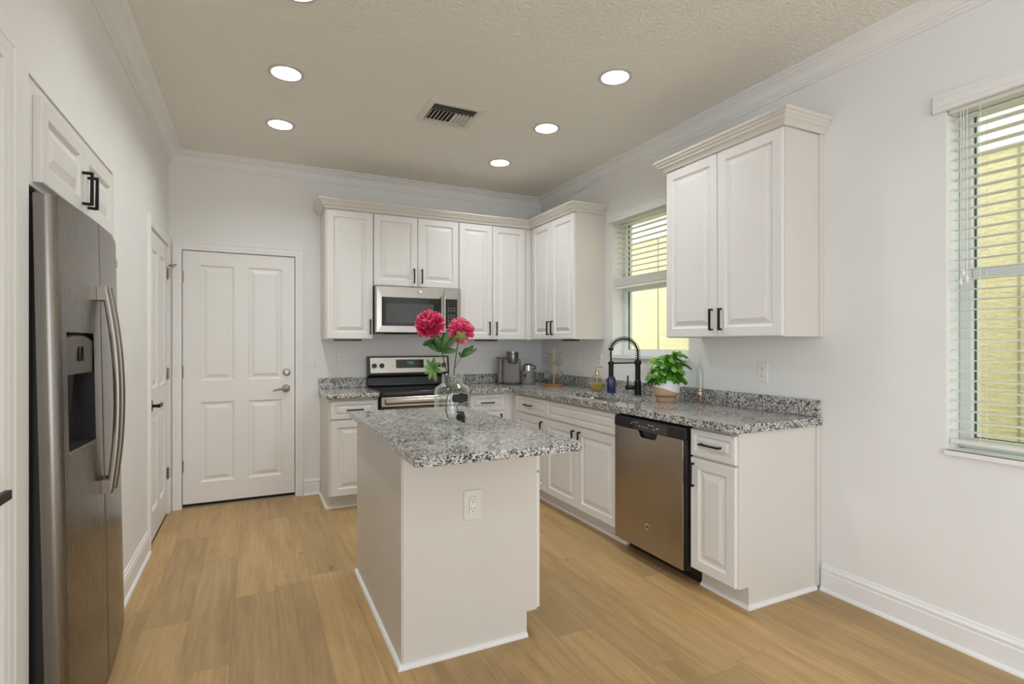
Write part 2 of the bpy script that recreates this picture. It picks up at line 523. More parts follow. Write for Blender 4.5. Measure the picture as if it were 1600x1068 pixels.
def cab_door(F, u0, u1, w0, w1, parent, name='door', t=0.02, mat='cabinet_white'):
    m = MB()
    W = min(u1 - u0, w1 - w0)
    fw = 0.058 if W > 0.25 else min(0.058, W * 0.25)
    if W < 0.17: fw = 0.032
    s = 1.0 if W > 0.25 else (0.7 if W > 0.17 else 0.55)
    loops = [(0.0, 0.0), (0.0, t - 0.005), (0.0015, t - 0.0015), (0.005, t), (fw - 0.004, t), (fw, t - 0.003), (fw + 0.004 * s, t - 0.011), (fw + 0.013 * s, t - 0.0125),
             (fw + 0.017 * s, t - 0.0115), (fw + 0.040 * s, t - 0.0025), (fw + 0.043 * s, t - 0.001)]
    m.panel(F, u0, u1, w0, w1, loops)
    m.face([F(u0, w0, 0), F(u0, w1, 0), F(u1, w1, 0), F(u1, w0, 0)])
    return m.build(name, mat, parent)
def pull(F, u, w, n0, parent, vert=True, ln_=0.128, out=0.030, th=0.0100, name='handle'):
    m = MB()
    h = ln_ / 2; a = th / 2
    if vert:
        m.fbox(F, u - a, u + a, w - h, w + h, n0 + out - th, n0 + out)
        for s in (-1, 1): m.fbox(F, u - a, u + a, w + s * (h - th) - a + s * a, w + s * (h - th) + a + s * a, n0 + 0.0002, n0 + out - th)
    else:
        m.fbox(F, u - h, u + h, w - a, w + a, n0 + out - th, n0 + out)
        for s in (-1, 1): m.fbox(F, u + s * (h - th) - a + s * a, u + s * (h - th) + a + s * a, w - a, w + a, n0 + 0.0002, n0 + out - th)
    return m.build(name, 'black_metal', parent, bevel=0.0012)

def grid_wall(F, us, ws, holes, t, name, mat):
    """slab behind plane n = 0 with rectangular holes"""
    us = sorted(set(us + [h[0] for h in holes] + [h[1] for h in holes]))
    ws = sorted(set(ws + [h[2] for h in holes] + [h[3] for h in holes]))
    m = MB()
    def solid(i, j):
        if i < 0 or j < 0 or i >= len(us) - 1 or j >= len(ws) - 1: return False
        cu, cw = (us[i] + us[i + 1]) / 2, (ws[j] + ws[j + 1]) / 2
        return not any(h[0] < cu < h[1] and h[2] < cw < h[3] for h in holes)
    for i in range(len(us) - 1):
        for j in range(len(ws) - 1):
            if not solid(i, j): continue
            a, b, c, d = us[i], us[i + 1], ws[j], ws[j + 1]
            m.face([F(a, c, 0), F(b, c, 0), F(b, d, 0), F(a, d, 0)])
            m.face([F(a, c, -t), F(a, d, -t), F(b, d, -t), F(b, c, -t)])
            if not solid(i - 1, j): m.face([F(a, c, 0), F(a, d, 0), F(a, d, -t), F(a, c, -t)])
            if not solid(i + 1, j): m.face([F(b, c, 0), F(b, c, -t), F(b, d, -t), F(b, d, 0)])
            if not solid(i, j - 1): m.face([F(a, c, 0), F(a, c, -t), F(b, c, -t), F(b, c, 0)])
            if not solid(i, j + 1): m.face([F(a, d, 0), F(b, d, 0), F(b, d, -t), F(a, d, -t)])
    return struct(m.build(name, mat))

# ------------------------------------------------------------------ room shell
# window openings (y0, y1, z0, z1) in the right wall
W1 = (2.852, 3.745, 1.232, 2.40)
W2 = (0.25, 1.288, 0.862, 2.40)
DOORB = (-0.524, 0.324, 0.0, 2.092)
DOORL = (4.136, 4.928, 0.0, 2.104)
DOORN = (1.00, 1.872, 0.0, 2.10)
ALC = (2.085, 3.160, 0.0, 2.155)

m = MB(); m.face([(-1.6, YR - 0.2, 0), (R + 0.19, YR - 0.2, 0), (R + 0.19, D + 0.15, 0), (-1.6, D + 0.15, 0)])
struct(m.build('floor', 'plank_floor', keep_normals=True), 'light oak vinyl plank floor', 'floor')
LAMPS = [((0.165, 2.475), 'recessed ceiling light at the top edge, nearest on the left'), ((0.164, 3.275), 'recessed ceiling light left of the vent, in the middle of the left row'),
         ((0.165, 4.060), 'recessed ceiling light of the left row nearest the back door'), ((1.871, 2.495), 'recessed ceiling light nearest on the right'),
         ((1.876, 3.302), 'recessed ceiling light in the middle of the right row'), ((1.878, 4.106), 'recessed ceiling light of the right row nearest the back corner')]
def slab(outer, holes, z0, z1):
    m = MB(); bm = m.bm
    edges = []
    for loop in [outer] + holes:
        vs = [bm.verts.new((x, y, z0)) for x, y in loop]
        for i in range(len(vs)): edges.append(bm.edges.new((vs[i], vs[(i + 1) % len(vs)])))
    bmesh.ops.triangle_fill(bm, use_beauty=True, edges=edges, use_dissolve=False)
    r = bmesh.ops.extrude_face_region(bm, geom=bm.faces[:])
    bmesh.ops.translate(bm, verts=[v for v in r['geom'] if isinstance(v, bmesh.types.BMVert)], vec=(0, 0, z1 - z0))
    return m
CANR = 0.078
m = slab([(L - 0.15, YR - 0.2), (R + 0.2, YR - 0.2), (R + 0.2, D + 0.15), (L - 0.15, D + 0.15)],
         [[(x + CANR * math.cos(2 * PI * k / 32), y + CANR * math.sin(2 * PI * k / 32)) for k in range(32)] for (x, y), _ in LAMPS], HC, HC + 0.12)
struct(m.build('ceiling', 'ceiling_paint'), 'textured beige-white ceiling', 'ceiling')
grid_wall(FY(D), [L - 0.15, R + 0.2], [-0.02, HC], [DOORB], 0.14, 'wall_back', 'wall_paint')
grid_wall(FX(R), [-D, -YR + 0.0], [-0.02, HC], [(-W1[1], -W1[0], W1[2], W1[3]), (-W2[1], -W2[0], W2[2], W2[3])], 0.19, 'wall_right', 'wall_paint')
grid_wall(FL(L), [YR, ALC[0]], [-0.02, HC], [DOORN, (-2.9, -0.6, 0.05, 2.4)], 0.13, 'wall_left', 'wall_paint')
grid_wall(FL(L), [ALC[1], D], [-0.02, HC], [DOORL], 0.13, 'wall_left', 'wall_paint')
grid_wall(FL(L), [ALC[0], ALC[1]], [ALC[3], HC], [], 0.13, 'wall_left', 'wall_paint')
FR_ = lambda u, w, n: (-u, YR + n, w)
grid_wall(FR_, [-R - 0.2, -L + 0.15], [-0.02, HC], [(-2.2, 0.35, 0.05, 2.45)], 0.15, 'wall_rear', 'wall_paint')
# fridge alcove lining
m = MB()
AX0 = -1.46
m.box(AX0 - 0.05, AX0, ALC[0] - 0.05, ALC[1] + 0.05, 0, 2.25)
m.box(AX0, L - 0.131, ALC[0] - 0.05, ALC[0], 0, 2.25)
m.box(AX0, L - 0.131, ALC[1], ALC[1] + 0.05, 0, 2.25)
m.box(AX0, L - 0.131, ALC[0], ALC[1], ALC[3], 2.25)
struct(m.build('wall_alcove', 'wall_paint'))

# crown moulding of the room, baseboards
CROWN = [(0.0, -0.098), (0.010, -0.098), (0.013, -0.095), (0.013, -0.082), (0.021, -0.080), (0.024, -0.076), (0.024, -0.068), (0.030, -0.066), (0.034, -0.054), (0.042, -0.042), (0.054, -0.031), (0.068, -0.024), (0.076, -0.022), (0.078, -0.015), (0.086, -0.014), (0.094, -0.010), (0.104, -0.008), (0.104, 0.0), (0.0, 0.0)]
m = MB()
m.sweep([(R, YR), (R, D), (L, D), (L, YR)], CROWN, lambda a, b, h: (a, b, HC + h))
struct(m.build('trim_1', 'trim_paint', smooth=True, angle=18), 'white crown moulding round the ceiling', 'moulding')
BASE = [(0.0, 0.0), (0.028, 0.0), (0.028, 0.006), (0.024, 0.014), (0.015, 0.019), (0.015, 0.098), (0.012, 0.104), (0.012, 0.112), (0.015, 0.115), (0.014, 0.123), (0.008, 0.130), (0.006, 0.140), (0.0, 0.143)]
def baseboard(name, path, M=None):
    m = MB(); m.sweep(path, BASE, lambda a, b, h: (a, b, h))
    return struct(m.build(name, 'trim_paint', smooth=True, angle=25))
baseboard('baseboard_right', [(R, YR), (R, 1.862)])
baseboard('baseboard_back', [(0.525, D), (0.392, D)])
baseboard('baseboard_left', [(L, 4.045), (L, 3.162)])
baseboard('baseboard_left_near', [(L, 2.083), (L, 1.955)])

# door casings
CAS = [(0.0, 0.0), (0.0, 0.011), (0.006, 0.013), (0.018, 0.013), (0.024, 0.016), (0.036, 0.017), (0.050, 0.016), (0.056, 0.019), (0.064, 0.019), (0.066, 0.0)]
def casing(name, F, u0, u1, w1, right=True, left=True):
    # path runs counter to the opening so that the profile grows outwards
    path = []
    if left: path.append((u0, 0.0))
    path.append((u0, w1))
    path.append((u1, w1))
    if right: path.append((u1, 0.0))
    m = MB(); m.sweep(path, CAS, lambda a, b, h: F(a, b, h))
    return struct(m.build(name, 'trim_paint', smooth=True, angle=22), None, None)
casing('trim_2', FY(D), DOORB[0], DOORB[1], DOORB[3])
casing('trim_3', FL(L), DOORL[0], DOORL[1], DOORL[3])
casing('trim_4', FL(L), DOORN[0], DOORN[1], DOORN[3])

def slab_door(name, F, u0, u1, w0, w1, panels, depth=0.040):
    """panelled door leaf whose front lies at n = 0"""
    m = MB()
    us = sorted(set([u0, u1] + [p[0] for p in panels] + [p[1] for p in panels]))
    ws = sorted(set([w0, w1] + [p[2] for p in panels] + [p[3] for p in panels]))
    for a, b in zip(us, us[1:]):
        for c, d in zip(ws, ws[1:]):
            cu, cw = (a + b) / 2, (c + d) / 2
            if any(p[0] < cu < p[1] and p[2] < cw < p[3] for p in panels): continue
            m.face([F(a, c, 0), F(b, c, 0), F(b, d, 0), F(a, d, 0)])
    for p in panels:
        m.panel(F, *p, [(0, 0), (0.004, -0.003), (0.012, -0.012), (0.020, -0.013), (0.028, -0.012), (0.050, -0.003), (0.054, -0.0025)])
    m.face([F(u0, w0, -depth), F(u0, w1, -depth), F(u1, w1, -depth), F(u1, w0, -depth)])
    for q in ([(u0, w0), (u1, w0)], [(u1, w0), (u1, w1)], [(u1, w1), (u0, w1)], [(u0, w1), (u0, w0)]):
        (a, b), (c, d) = q
        m.face([F(a, b, 0), F(a, b, -depth), F(c, d, -depth), F(c, d, 0)])
    return struct(m.build(name, 'door_paint'))
# back door
F = FY(D + 0.004)
dk = slab_door('door_1', F, -0.519, 0.319, 0.034, 2.087, [(-0.397, -0.150, 1.03, 1.978), (-0.046, 0.218, 1.03, 1.978), (-0.397, -0.150, 0.20, 0.855), (-0.046, 0.218, 0.20, 0.855)])
dk['label'] = 'white four-panel door in the back wall'; dk['category'] = 'door'
for w in (1.873, 1.105, 0.342):
    m = MB()
    m.tube([F(-0.526, w - 0.05, 0.008), F(-0.526, w + 0.05, 0.008)], 0.0075, 12)
    m.fbox(F, -0.534, -0.511, w - 0.047, w + 0.047, 0.0002, 0.004)
    m.build('hinge', 'nickel', dk, smooth=True)
m = MB(); m.flathe(F, 0.254, 1.086, [(0.031, 0.0003), (0.031, 0.006), (0.027, 0.014), (0.017, 0.016), (0.016, 0.022), (0.002, 0.022)])
m.build('deadbolt', 'nickel', dk, smooth=True)
m = MB()
m.flathe(F, 0.249, 0.945, [(0.034, 0.0003), (0.034, 0.006), (0.028, 0.013), (0.013, 0.016), (0.012, 0.045), (0.002, 0.047)])
m.tube([F(0.249, 0.945, 0.042), F(0.225, 0.946, 0.045), F(0.185, 0.940, 0.044), F(0.145, 0.930, 0.040)], [0.011, 0.010, 0.0085, 0.006], 10)
m.build('lever_handle', 'nickel', dk, smooth=True)
m = MB(); m.box(-0.522, 0.322, D - 0.004, D + 0.12, 0.0, 0.014); m.build('threshold', 'nickel', dk)
m = MB(); m.box(-0.519, 0.319, D + 0.006, D + 0.05, 0.0145, 0.0335); m.build('bottom_sweep', 'dark_void', dk)
# added backing, so no light comes through the gaps
m = MB(); m.box(DOORB[0] - 0.02, DOORB[1] + 0.02, D + 0.141, D + 0.16, 0, 2.2); struct(m.build('light_block_back_door', 'dark_void'))

# closed door in the left wall, far
F = FL(L - 0.002)
dl = slab_door('door_2', F, 4.141, 4.923, 0.012, 2.099, [(4.255, 4.485, 1.03, 1.975), (4.585, 4.815, 1.03, 1.975), (4.255, 4.485, 0.20, 0.855), (4.585, 4.815, 0.20, 0.855)])
dl['label'] = 'white panelled door in the left wall beyond the refrigerator'; dl['category'] = 'door'
for w in (1.885, 1.10, 0.32):
    m = MB()
    m.tube([F(4.930, w - 0.045, 0.010), F(4.930, w + 0.045, 0.010)], 0.0075, 12)
    m.fbox(F, 4.900, 4.928, w - 0.045, w + 0.045, 0.0002, 0.004)
    m.build('hinge', 'nickel', dl, smooth=True)
m = MB()
m.tube([F(4.930, 1.936, 0.010), F(4.930, 1.950, 0.012), F(4.915, 1.952, 0.055)], 0.004, 8)
m.tube([F(4.930, 1.944, 0.012), F(4.965, 1.944, 0.050)], 0.004, 8)
m.lathe(F(4.912, 1.952, 0.058), [(0.007, -0.006), (0.009, 0.0), (0.007, 0.006)], 10)
m.build('hinge_pin_stop', 'nickel', dl, smooth=True)
m = MB()
m.fbox(F, 4.185, 4.235, 0.885, 0.955, 0.0003, 0.008)
m.fbox(F, 4.200, 4.220, 0.910, 0.930, 0.008, 0.050)
m.fbox(F, 4.200, 4.325, 0.908, 0.932, 0.042, 0.054)
m.build('lever_handle', 'black_metal', dl, bevel=0.002)
m = MB(); m.box(L - 0.16, L - 0.131, DOORL[0] - 0.02, DOORL[1] + 0.02, 0, 2.2); m.box(L - 0.16, L - 0.131, DOORN[0] - 0.02, DOORN[1] + 0.02, 0, 2.2); struct(m.build('light_block_left_doors', 'dark_void'))  # added dark backing, keeps light out of the left door gaps

# near door at the left edge
dn = slab_door('door_3', F, 1.006, 1.866, 0.012, 2.095, [(1.12, 1.38, 1.03, 1.98), (1.49, 1.75, 1.03, 1.98), (1.12, 1.38, 0.20, 0.855), (1.49, 1.75, 0.20, 0.855)])
dn['label'] = 'white door at the left edge with a black lever handle'; dn['category'] = 'door'
m = MB()
m.fbox(F, 1.665, 1.735, 0.925, 0.995, 0.0003, 0.008)
m.fbox(F, 1.690, 1.712, 0.945, 0.972, 0.008, 0.050)
m.fbox(F, 1.62, 1.772, 0.940, 0.964, 0.046, 0.062)
m.build('lever_handle', 'black_metal', dn, bevel=0.002)

# ------------------------------------------------------------------ windows
def window(name, o, label, rail_z, sill_over=0.02):
    y0, y1, z0, z1 = o
    xg = R + 0.108
    root = bpy.data.objects.new(name, None); COL.objects.link(root); root.location = (xg, (y0 + y1) / 2, z0)
    root['label'] = label; root['category'] = 'window'; root['kind'] = 'structure'
    F = FX(xg)
    fw = 0.045
    m = MB()
    for (a, b, c, d) in ((-y1 + 0.001, -y1 + fw, z0 + 0.003, z1 - 0.001), (-y0 - fw, -y0 - 0.001, z0 + 0.003, z1 - 0.001)):
        m.fbox(F, a, b, c, d, -0.07, 0.0)
    m.fbox(F, -y1 + fw, -y0 - fw, z0 + 0.003, z0 + 0.050, -0.07, 0.0)
    m.fbox(F, -y1 + fw, -y0 - fw, z1 - 0.045, z1 - 0.001, -0.07, 0.0)
    m.build('frame', 'frame_white', root, bevel=0.003)
    m = MB()
    m.fbox(F, -y1 + fw + 0.0005, -y0 - fw - 0.0005, rail_z - 0.020, rail_z + 0.020, -0.058, -0.008)
    m.build('meeting_rail', 'frame_white', root, bevel=0.003)
    m = MB()
    g = 0.005
    for a, b in ((z0 + 0.0505, rail_z - 0.0205), (rail_z + 0.0205, z1 - 0.0455)):
        for (p, q, r_, s_) in ((-y1 + fw + 0.0005, -y1 + fw + g, a, b), (-y0 - fw - g, -y0 - fw - 0.0005, a, b)):
            m.fbox(F, p, q, r_, s_, -0.040, -0.028)
        m.fbox(F, -y1 + fw + g, -y0 - fw - g, a, a + g * 0.6, -0.040, -0.028)
    m.build('gasket', 'gasket', root)
    for a, b in ((z0 + 0.057, rail_z - 0.0205), (rail_z + 0.027, z1 - 0.0455)):
        m = MB(); m.fbox(F, -y1 + fw + g + .0005, -y0 - fw - g - .0005, a, b, -0.036, -0.032)
        m.build('pane', 'pane_glass', root)
    m = MB(); m.box(R - sill_over, xg - 0.0005, y0 + 0.0005, y1 - 0.0005, z0 - 0.001, z0 + 0.002)
    m.box(R - sill_over, R - 0.0005, y0 - 0.002, y1 + 0.002, z0 - 0.020, z0 + 0.002)
    m.build('sill', 'trim_paint', root, bevel=0.004)
    return root
window('window_1', W1, 'window above the kitchen sink', 1.80)
window('window_2', W2, 'window at the right edge of the photo', 1.647)

# neighbouring house and lawn outside
XN = 4.8
m = MB(); m.box(XN, XN + 0.2, -3.0, 12.0, -0.15, 5.2)
nb = m.build('wall_neighbour', 'stucco_yellow'); struct(nb, 'yellow stucco wall of the next house', 'wall')
m = MB(); m.box(XN - 0.03, XN - 0.001, -3.0, 12.0, 2.73, 3.05); m.build('trim_band', 'white_band', nb, bevel=0.005)
m = MB()
for y in (1.79, 5.47): m.box(XN - 0.010, XN - 0.0005, y - 0.006, y + 0.006, -0.1, 2.729)
m.build('control_joint', 'joint_grey', nb)
m = MB(); m.box(R + 0.2, XN - 0.0005, -4, 12, -0.2, -0.15); struct(m.build('ground', 'lawn'), 'strip of lawn between the houses', 'ground')

def blind(label, y0, y1, ztop, slats_z, bottom, stack, group, loc_x=R + 0.036):
    root = thing('venetian_blind', label, 'blind', (loc_x, (y0 + y1) / 2, bottom), group)
    m = MB(); m.box(R + 0.008, R + 0.062, y0 + 0.006, y1 - 0.006, ztop - 0.045, ztop - 0.002); m.build('headrail', 'blind_white', root, bevel=0.002)
    m = MB()
    prof = [(0.0, 0.0), (0.018, 0.0), (0.022, 0.006), (0.022, 0.018), (0.018, 0.024), (0.021, 0.032), (0.024, 0.044), (0.021, 0.058), (0.018, 0.064), (0.022, 0.072), (0.022, 0.078), (0.0, 0.080)]
    za = ztop - 0.030
    rings = [[(R - 0.003 - o * 1.0, y, za + h) for o, h in prof] for y in (y0 - 0.042, y1 + 0.042)]
    m.rings(rings); m.build('valance', 'trim_paint', root)
    first = None
    hw = 0.0245
    for z in slats_z:
        if first is None:
            m = MB(); n = 6
            top, bot = [], []
            rings = []
            for y in (y0 + 0.009, y1 - 0.009):
                ring = []
                for k in range(n + 1):
                    t = -1 + 2 * k / n
                    ring.append((loc_x + t * hw, y, z + 0.003 * (1 - t * t) + 0.0013))
                for k in range(n, -1, -1):
                    t = -1 + 2 * k / n
                    ring.append((loc_x + t * hw, y, z + 0.003 * (1 - t * t) - 0.0013))
                rings.append(ring)
            m.rings(rings)
            first = m.build('slat', 'blind_white', root); zf = z
        else:
            s = first.copy(); COL.objects.link(s); s.parent = root; s.location = (0, 0, z - zf)
    m = MB()
    for k in range(stack): m.box(loc_x - hw, loc_x + hw, y0 + 0.009, y1 - 0.009, bottom + 0.022 + k * 0.0065, bottom + 0.0265 + k * 0.0065)
    if stack: m.build('stacked_slats', 'blind_white', root)
    m = MB(); m.box(loc_x - 0.025, loc_x + 0.025, y0 + 0.008, y1 - 0.008, bottom, bottom + 0.018); m.build('bottom_rail', 'blind_white', root, bevel=0.003)
    for y in (y1 - 0.12, (y0 + y1) / 2 + 0.02, y0 + 0.12):
        m = MB()
        for dx in (-0.0275, 0.0275):
            m.tube([(loc_x + dx, y, bottom + 0.018), (loc_x + dx, y, ztop - 0.045)], 0.0011, 5)
        m.build('ladder_cord', 'cord_white', root)
    return root
sl2 = [2.327 - 0.0445 * k for k in range(32)]
b2 = blind('lowered white venetian blind over the window at the right edge', W2[0], W2[1], W2[3], sl2, 0.892, 0, 'white venetian blinds')
m = MB()
for dy, zz in ((0.052, 1.62), (0.062, 1.66), (0.075, 1.63)):
    m.tube([(R + 0.0045, W2[1] - dy, zz), (R + 0.0045, W2[1] - dy, 2.352)], 0.0012, 5)
    m.lathe((R + 0.0045, W2[1] - dy, zz - 0.028), [(0.004, 0.0), (0.006, 0.004), (0.004, 0.024), (0.0015, 0.029)], 8)
m.build('pull_cord', 'cord_white', b2)
sl1 = [2.330 - 0.0445 * k for k in range(10)]
blind('half-raised white venetian blind over the sink window', W1[0], W1[1], W1[3], sl1, 1.800, 11, 'white venetian blinds')

# ------------------------------------------------------------------ refrigerator in its alcove
fr = thing('refrigerator', 'tall stainless side-by-side refrigerator set into the left wall', 'refrigerator', (-0.55, 2.58, 0.0))
FY0, FY1, FSEAM = 2.100, 3.058, 2.538
def fx(y):      # bowed front
    t = (y - 2.50) / 0.53
    return -0.506 - 0.030 * t * t - 0.010 * max(0, t) ** 4
ZT = 1.797
tilt = lambda x, z: x - 0.019 * z
m = MB(); m.hexa([(AX0 + 0.02, FY0 + 0.004, 0.03), (-0.655, FY0 + 0.004, 0.03), (-0.655, FY1 - 0.004, 0.03), (AX0 + 0.02, FY1 - 0.004, 0.03),
                  (AX0 + 0.0, FY0 + 0.004, ZT - 0.01), (-0.6900, FY0 + 0.004, ZT - 0.01), (-0.690, FY1 - 0.004, ZT - 0.01), (AX0 + 0.0, FY1 - 0.004, ZT - 0.01)])
m.build('cabinet_body', 'black_plastic', fr, bevel=0.004)
m = MB(); m.hexa([(tilt(-0.655, 0.06), FY0 + 0.006, 0.06), (tilt(-0.5765, 0.06), FY0 + 0.006, 0.06), (tilt(-0.5765, 0.06), FY1 - 0.006, 0.06), (tilt(-0.655, 0.06), FY1 - 0.006, 0.06),
                  (tilt(-0.655, 1.79), FY0 + 0.006, 1.79), (tilt(-0.5765, 1.79), FY0 + 0.006, 1.79), (tilt(-0.5765, 1.79), FY1 - 0.006, 1.79), (tilt(-0.655, 1.79), FY1 - 0.006, 1.79)])
m.build('door_gasket', 'black_plastic', fr)
m = MB(); m.box(-1.2, -0.66, FY0 + 0.03, FY1 - 0.03, 0.0, 0.029); m.build('base_grille', 'black_plastic', fr)
def fridge_door(ya, yb, hole=None):
    m = MB()
    z0, z1 = 0.055, ZT
    ys = [ya + (yb - ya) * k / 14 for k in range(15)]
    rad = 0.020
    prof = []
    # outline seen from above: back, near side, rounded corner, bowed front, rounded corner, far side
    near, far = (ya == FY0), (yb == FY1)
    def corner(yc, sgn, r):
        out = []
        for k in range(7):
            a = PI / 2 * k / 6
            out.append((yc, sgn, r, a))
        return out
    pts = [(-0.576, ya)]
    r = 0.030 if near else 0.006
    xe = fx(ya + r)
    for k in range(8):
        a = PI / 2 * k / 7
        pts.append((xe - r + r * math.sin(a), ya + r - r * math.cos(a)))
    r2 = 0.030 if far else 0.006
    for y in ys:
        if ya + r + 0.004 < y < yb - r2 - 0.004: pts.append((fx(y), y))
    xe2 = fx(yb - r2)
    for k in range(8):
        a = PI / 2 * (1 - k / 7)
        pts.append((xe2 - r2 + r2 * math.sin(a), yb - r2 + r2 * math.cos(a)))
    pts.append((-0.576, yb))
    if hole is None:
        zs = [z0, z1]
        m.rings([[(tilt(x, z), y, z) for x, y in pts] for z in zs])
    else:
        h0, h1, g0, g1 = hole            # y and z of the opening
        # make sure the outline has vertices at the opening
        pts2 = []
        for p, q in zip(pts, pts[1:] + [None]):
            pts2.append(p)
            if q is None: continue
            for hy in (h0, h1):
                if p[1] < hy < q[1] and p[0] > -0.57 and q[0] > -0.57:
                    pts2.append((fx(hy), hy))
        pts = pts2
        zs = [z0, g0, g1, z1]
        vr = [[m.bm.verts.new((tilt(x, z), y, z)) for x, y in pts] for z in zs]
        n = len(pts)
        for a in range(3):
            for i in range(n):
                j = (i + 1) % n
                if a == 1 and h0 - 1e-6 <= min(pts[i][1], pts[j][1]) and max(pts[i][1], pts[j][1]) <= h1 + 1e-6 and pts[i][0] > -0.57 and pts[j][0] > -0.57: continue
                m.bm.faces.new((vr[a][i], vr[a][j], vr[a + 1][j], vr[a + 1][i]))
        m.bm.faces.new(list(reversed(vr[0]))); m.bm.faces.new(vr[-1])
    return m.build('door', 'steel_fridge', fr, smooth=True, angle=30)
HD = (2.165, 2.435, 0.972, 1.372)
d1 = fridge_door(FY0, FSEAM - 0.003, HD); d1.name = 'freezer_door'
d2 = fridge_door(FSEAM + 0.003, FY1); d2.name = 'door'
# dispenser inside the freezer door
m = MB()
xb = -0.5745
def tq(p): return (tilt(p[0], p[2]), p[1], p[2])
h0, h1, g0, g1 = HD
ZP = 1.232
def surf(y, d=0.0): return fx(y) - d
# cavity: back and sides
m.face([tq((xb, h0, g0)), tq((xb, h1, g0)), tq((xb, h1, ZP)), tq((xb, h0, ZP))])
m.face([tq((xb, h0, g0)), tq((xb, h0, ZP)), tq((surf(h0), h0, ZP)), tq((surf(h0), h0, g0))])
m.face([tq((xb, h1, g0)), tq((surf(h1), h1, g0)), tq((surf(h1), h1, ZP)), tq((xb, h1, ZP))])
m.face([tq((xb, h0, ZP)), tq((xb, h1, ZP)), tq((surf(h1), h1, ZP)), tq((surf(h0), h0, ZP))])
m.face([tq((xb, h0, g0)), tq((surf(h0), h0, g0)), tq((surf(h1), h1, g0)), tq((xb, h1, g0))])
m.build('dispenser_cavity', 'cavity_black', d1, keep_normals=True)
m = MB()
n = 8
ysp = [h0 + 0.0008 + (h1 - h0 - 0.0016) * k / n for k in range(n + 1)]
rings = []
for y in ysp:
    k = (y - h0) / (h1 - h0)
    zt = g1 - 0.001 - 0.018 * (2 * k - 1) ** 2
    rings.append([tq((surf(y) - 0.03, y, ZP)), tq((surf(y) - 0.004, y, ZP)), tq((surf(y) - 0.003, y, zt - 0.012)), tq((surf(y) - 0.012, y, zt)), tq((surf(y) - 0.03, y, zt))])
m.rings(rings); m.build('dispenser_panel', 'panel_bronze', d1)
m = MB()
yc = (h0 + h1) / 2
m.hexa([tq((surf(yc) - 0.0025, yc - 0.03, 1.275)), tq((surf(yc) - 0.0005, yc - 0.03, 1.275)), tq((surf(yc) - 0.0005, yc + 0.03, 1.275)), tq((surf(yc) - 0.0025, yc + 0.03, 1.275)),
        tq((surf(yc) - 0.0025, yc - 0.022, 1.325)), tq((surf(yc) - 0.0005, yc - 0.022, 1.325)), tq((surf(yc) - 0.0005, yc + 0.022, 1.325)), tq((surf(yc) - 0.0025, yc + 0.022, 1.325))])
m.build('dispenser_display', 'black_glass', d1)
m = MB()
m.hexa([tq((xb + 0.002, h0 + .002, g0 + .001)), tq((surf(h0) + 0.004, h0 + .002, g0 + .001)), tq((surf(h1) + 0.004, h1 - .002, g0 + .001)), tq((xb + 0.002, h1 - .002, g0 + .001)),
        tq((xb + 0.002, h0 + .002, g0 + .014)), tq((surf(h0) + 0.002, h0 + .002, g0 + .012)), tq((surf(h1) + 0.002, h1 - .002, g0 + .012)), tq((xb + 0.002, h1 - .002, g0 + .014))])
m.build('drip_tray', 'steel_handle', d1, bevel=0.002)
m = MB(); m.hexa([tq((-0.572, yc - 0.05, 1.10)), tq((-0.556, yc - 0.05, 1.10)), tq((-0.556, yc + 0.05, 1.10)), tq((-0.572, yc + 0.05, 1.10)),
                  tq((-0.573, yc - 0.05, 1.231)), tq((-0.545, yc - 0.05, 1.231)), tq((-0.545, yc + 0.05, 1.231)), tq((-0.573, yc + 0.05, 1.231))])
m.build('dispenser_paddle', 'cavity_black', d1, bevel=0.003)
for yh, dd in ((FSEAM - 0.036, d1), (FSEAM + 0.036, d2)):
    m = MB()
    rings = []
    za, zb = 0.765, 1.552
    K = 18
    for k in range(K + 1):
        t = -1 + 2 * k / K
        z = (za + zb) / 2 + t * (zb - za) / 2
        xo = fx(yh) + 0.034 + 0.033 * (1 - t * t)
        ring = []
        for a in range(12):
            an = 2 * PI * a / 12
            ring.append(tq((xo - 0.012 + 0.012 * math.copysign(abs(math.cos(an)) ** 0.7, math.cos(an)), yh + 0.0175 * math.copysign(abs(math.sin(an)) ** 0.7, math.sin(an)), z)))
        rings.append(ring)
    m.rings(rings)
    for z0_, z1_ in ((zb - 0.052, zb), (za, za + 0.052)):
        m.hexa([tq((fx(yh) + 0.0006, yh - 0.017, z0_)), tq((fx(yh) + 0.030, yh - 0.017, z0_)), tq((fx(yh) + 0.030, yh + 0.017, z0_)), tq((fx(yh) + 0.0006, yh + 0.017, z0_)),
                tq((fx(yh) + 0.0006, yh - 0.017, z1_)), tq((fx(yh) + 0.026, yh - 0.017, z1_)), tq((fx(yh) + 0.026, yh + 0.017, z1_)), tq((fx(yh) + 0.0006, yh + 0.017, z1_))])
    m.build('handle', 'steel_handle', dd, smooth=True, angle=40)
m = MB()
m.lathe(tq((fx(2.98) + 0.0015, 2.98, 1.700)), [(0.017, -0.001), (0.019, 0.0), (0.019, 0.002), (0.015, 0.003), (0.013, 0.002), (0.002, 0.002)], 20, 'X')
m.build('badge', 'chrome', d2, smooth=True)
m = MB(); m.box(-0.685, -0.605, FY0 + 0.012, FY0 + 0.075, ZT + 0.0005, ZT + 0.016); m.build('hinge_cover', 'black_plastic', fr, bevel=0.004)

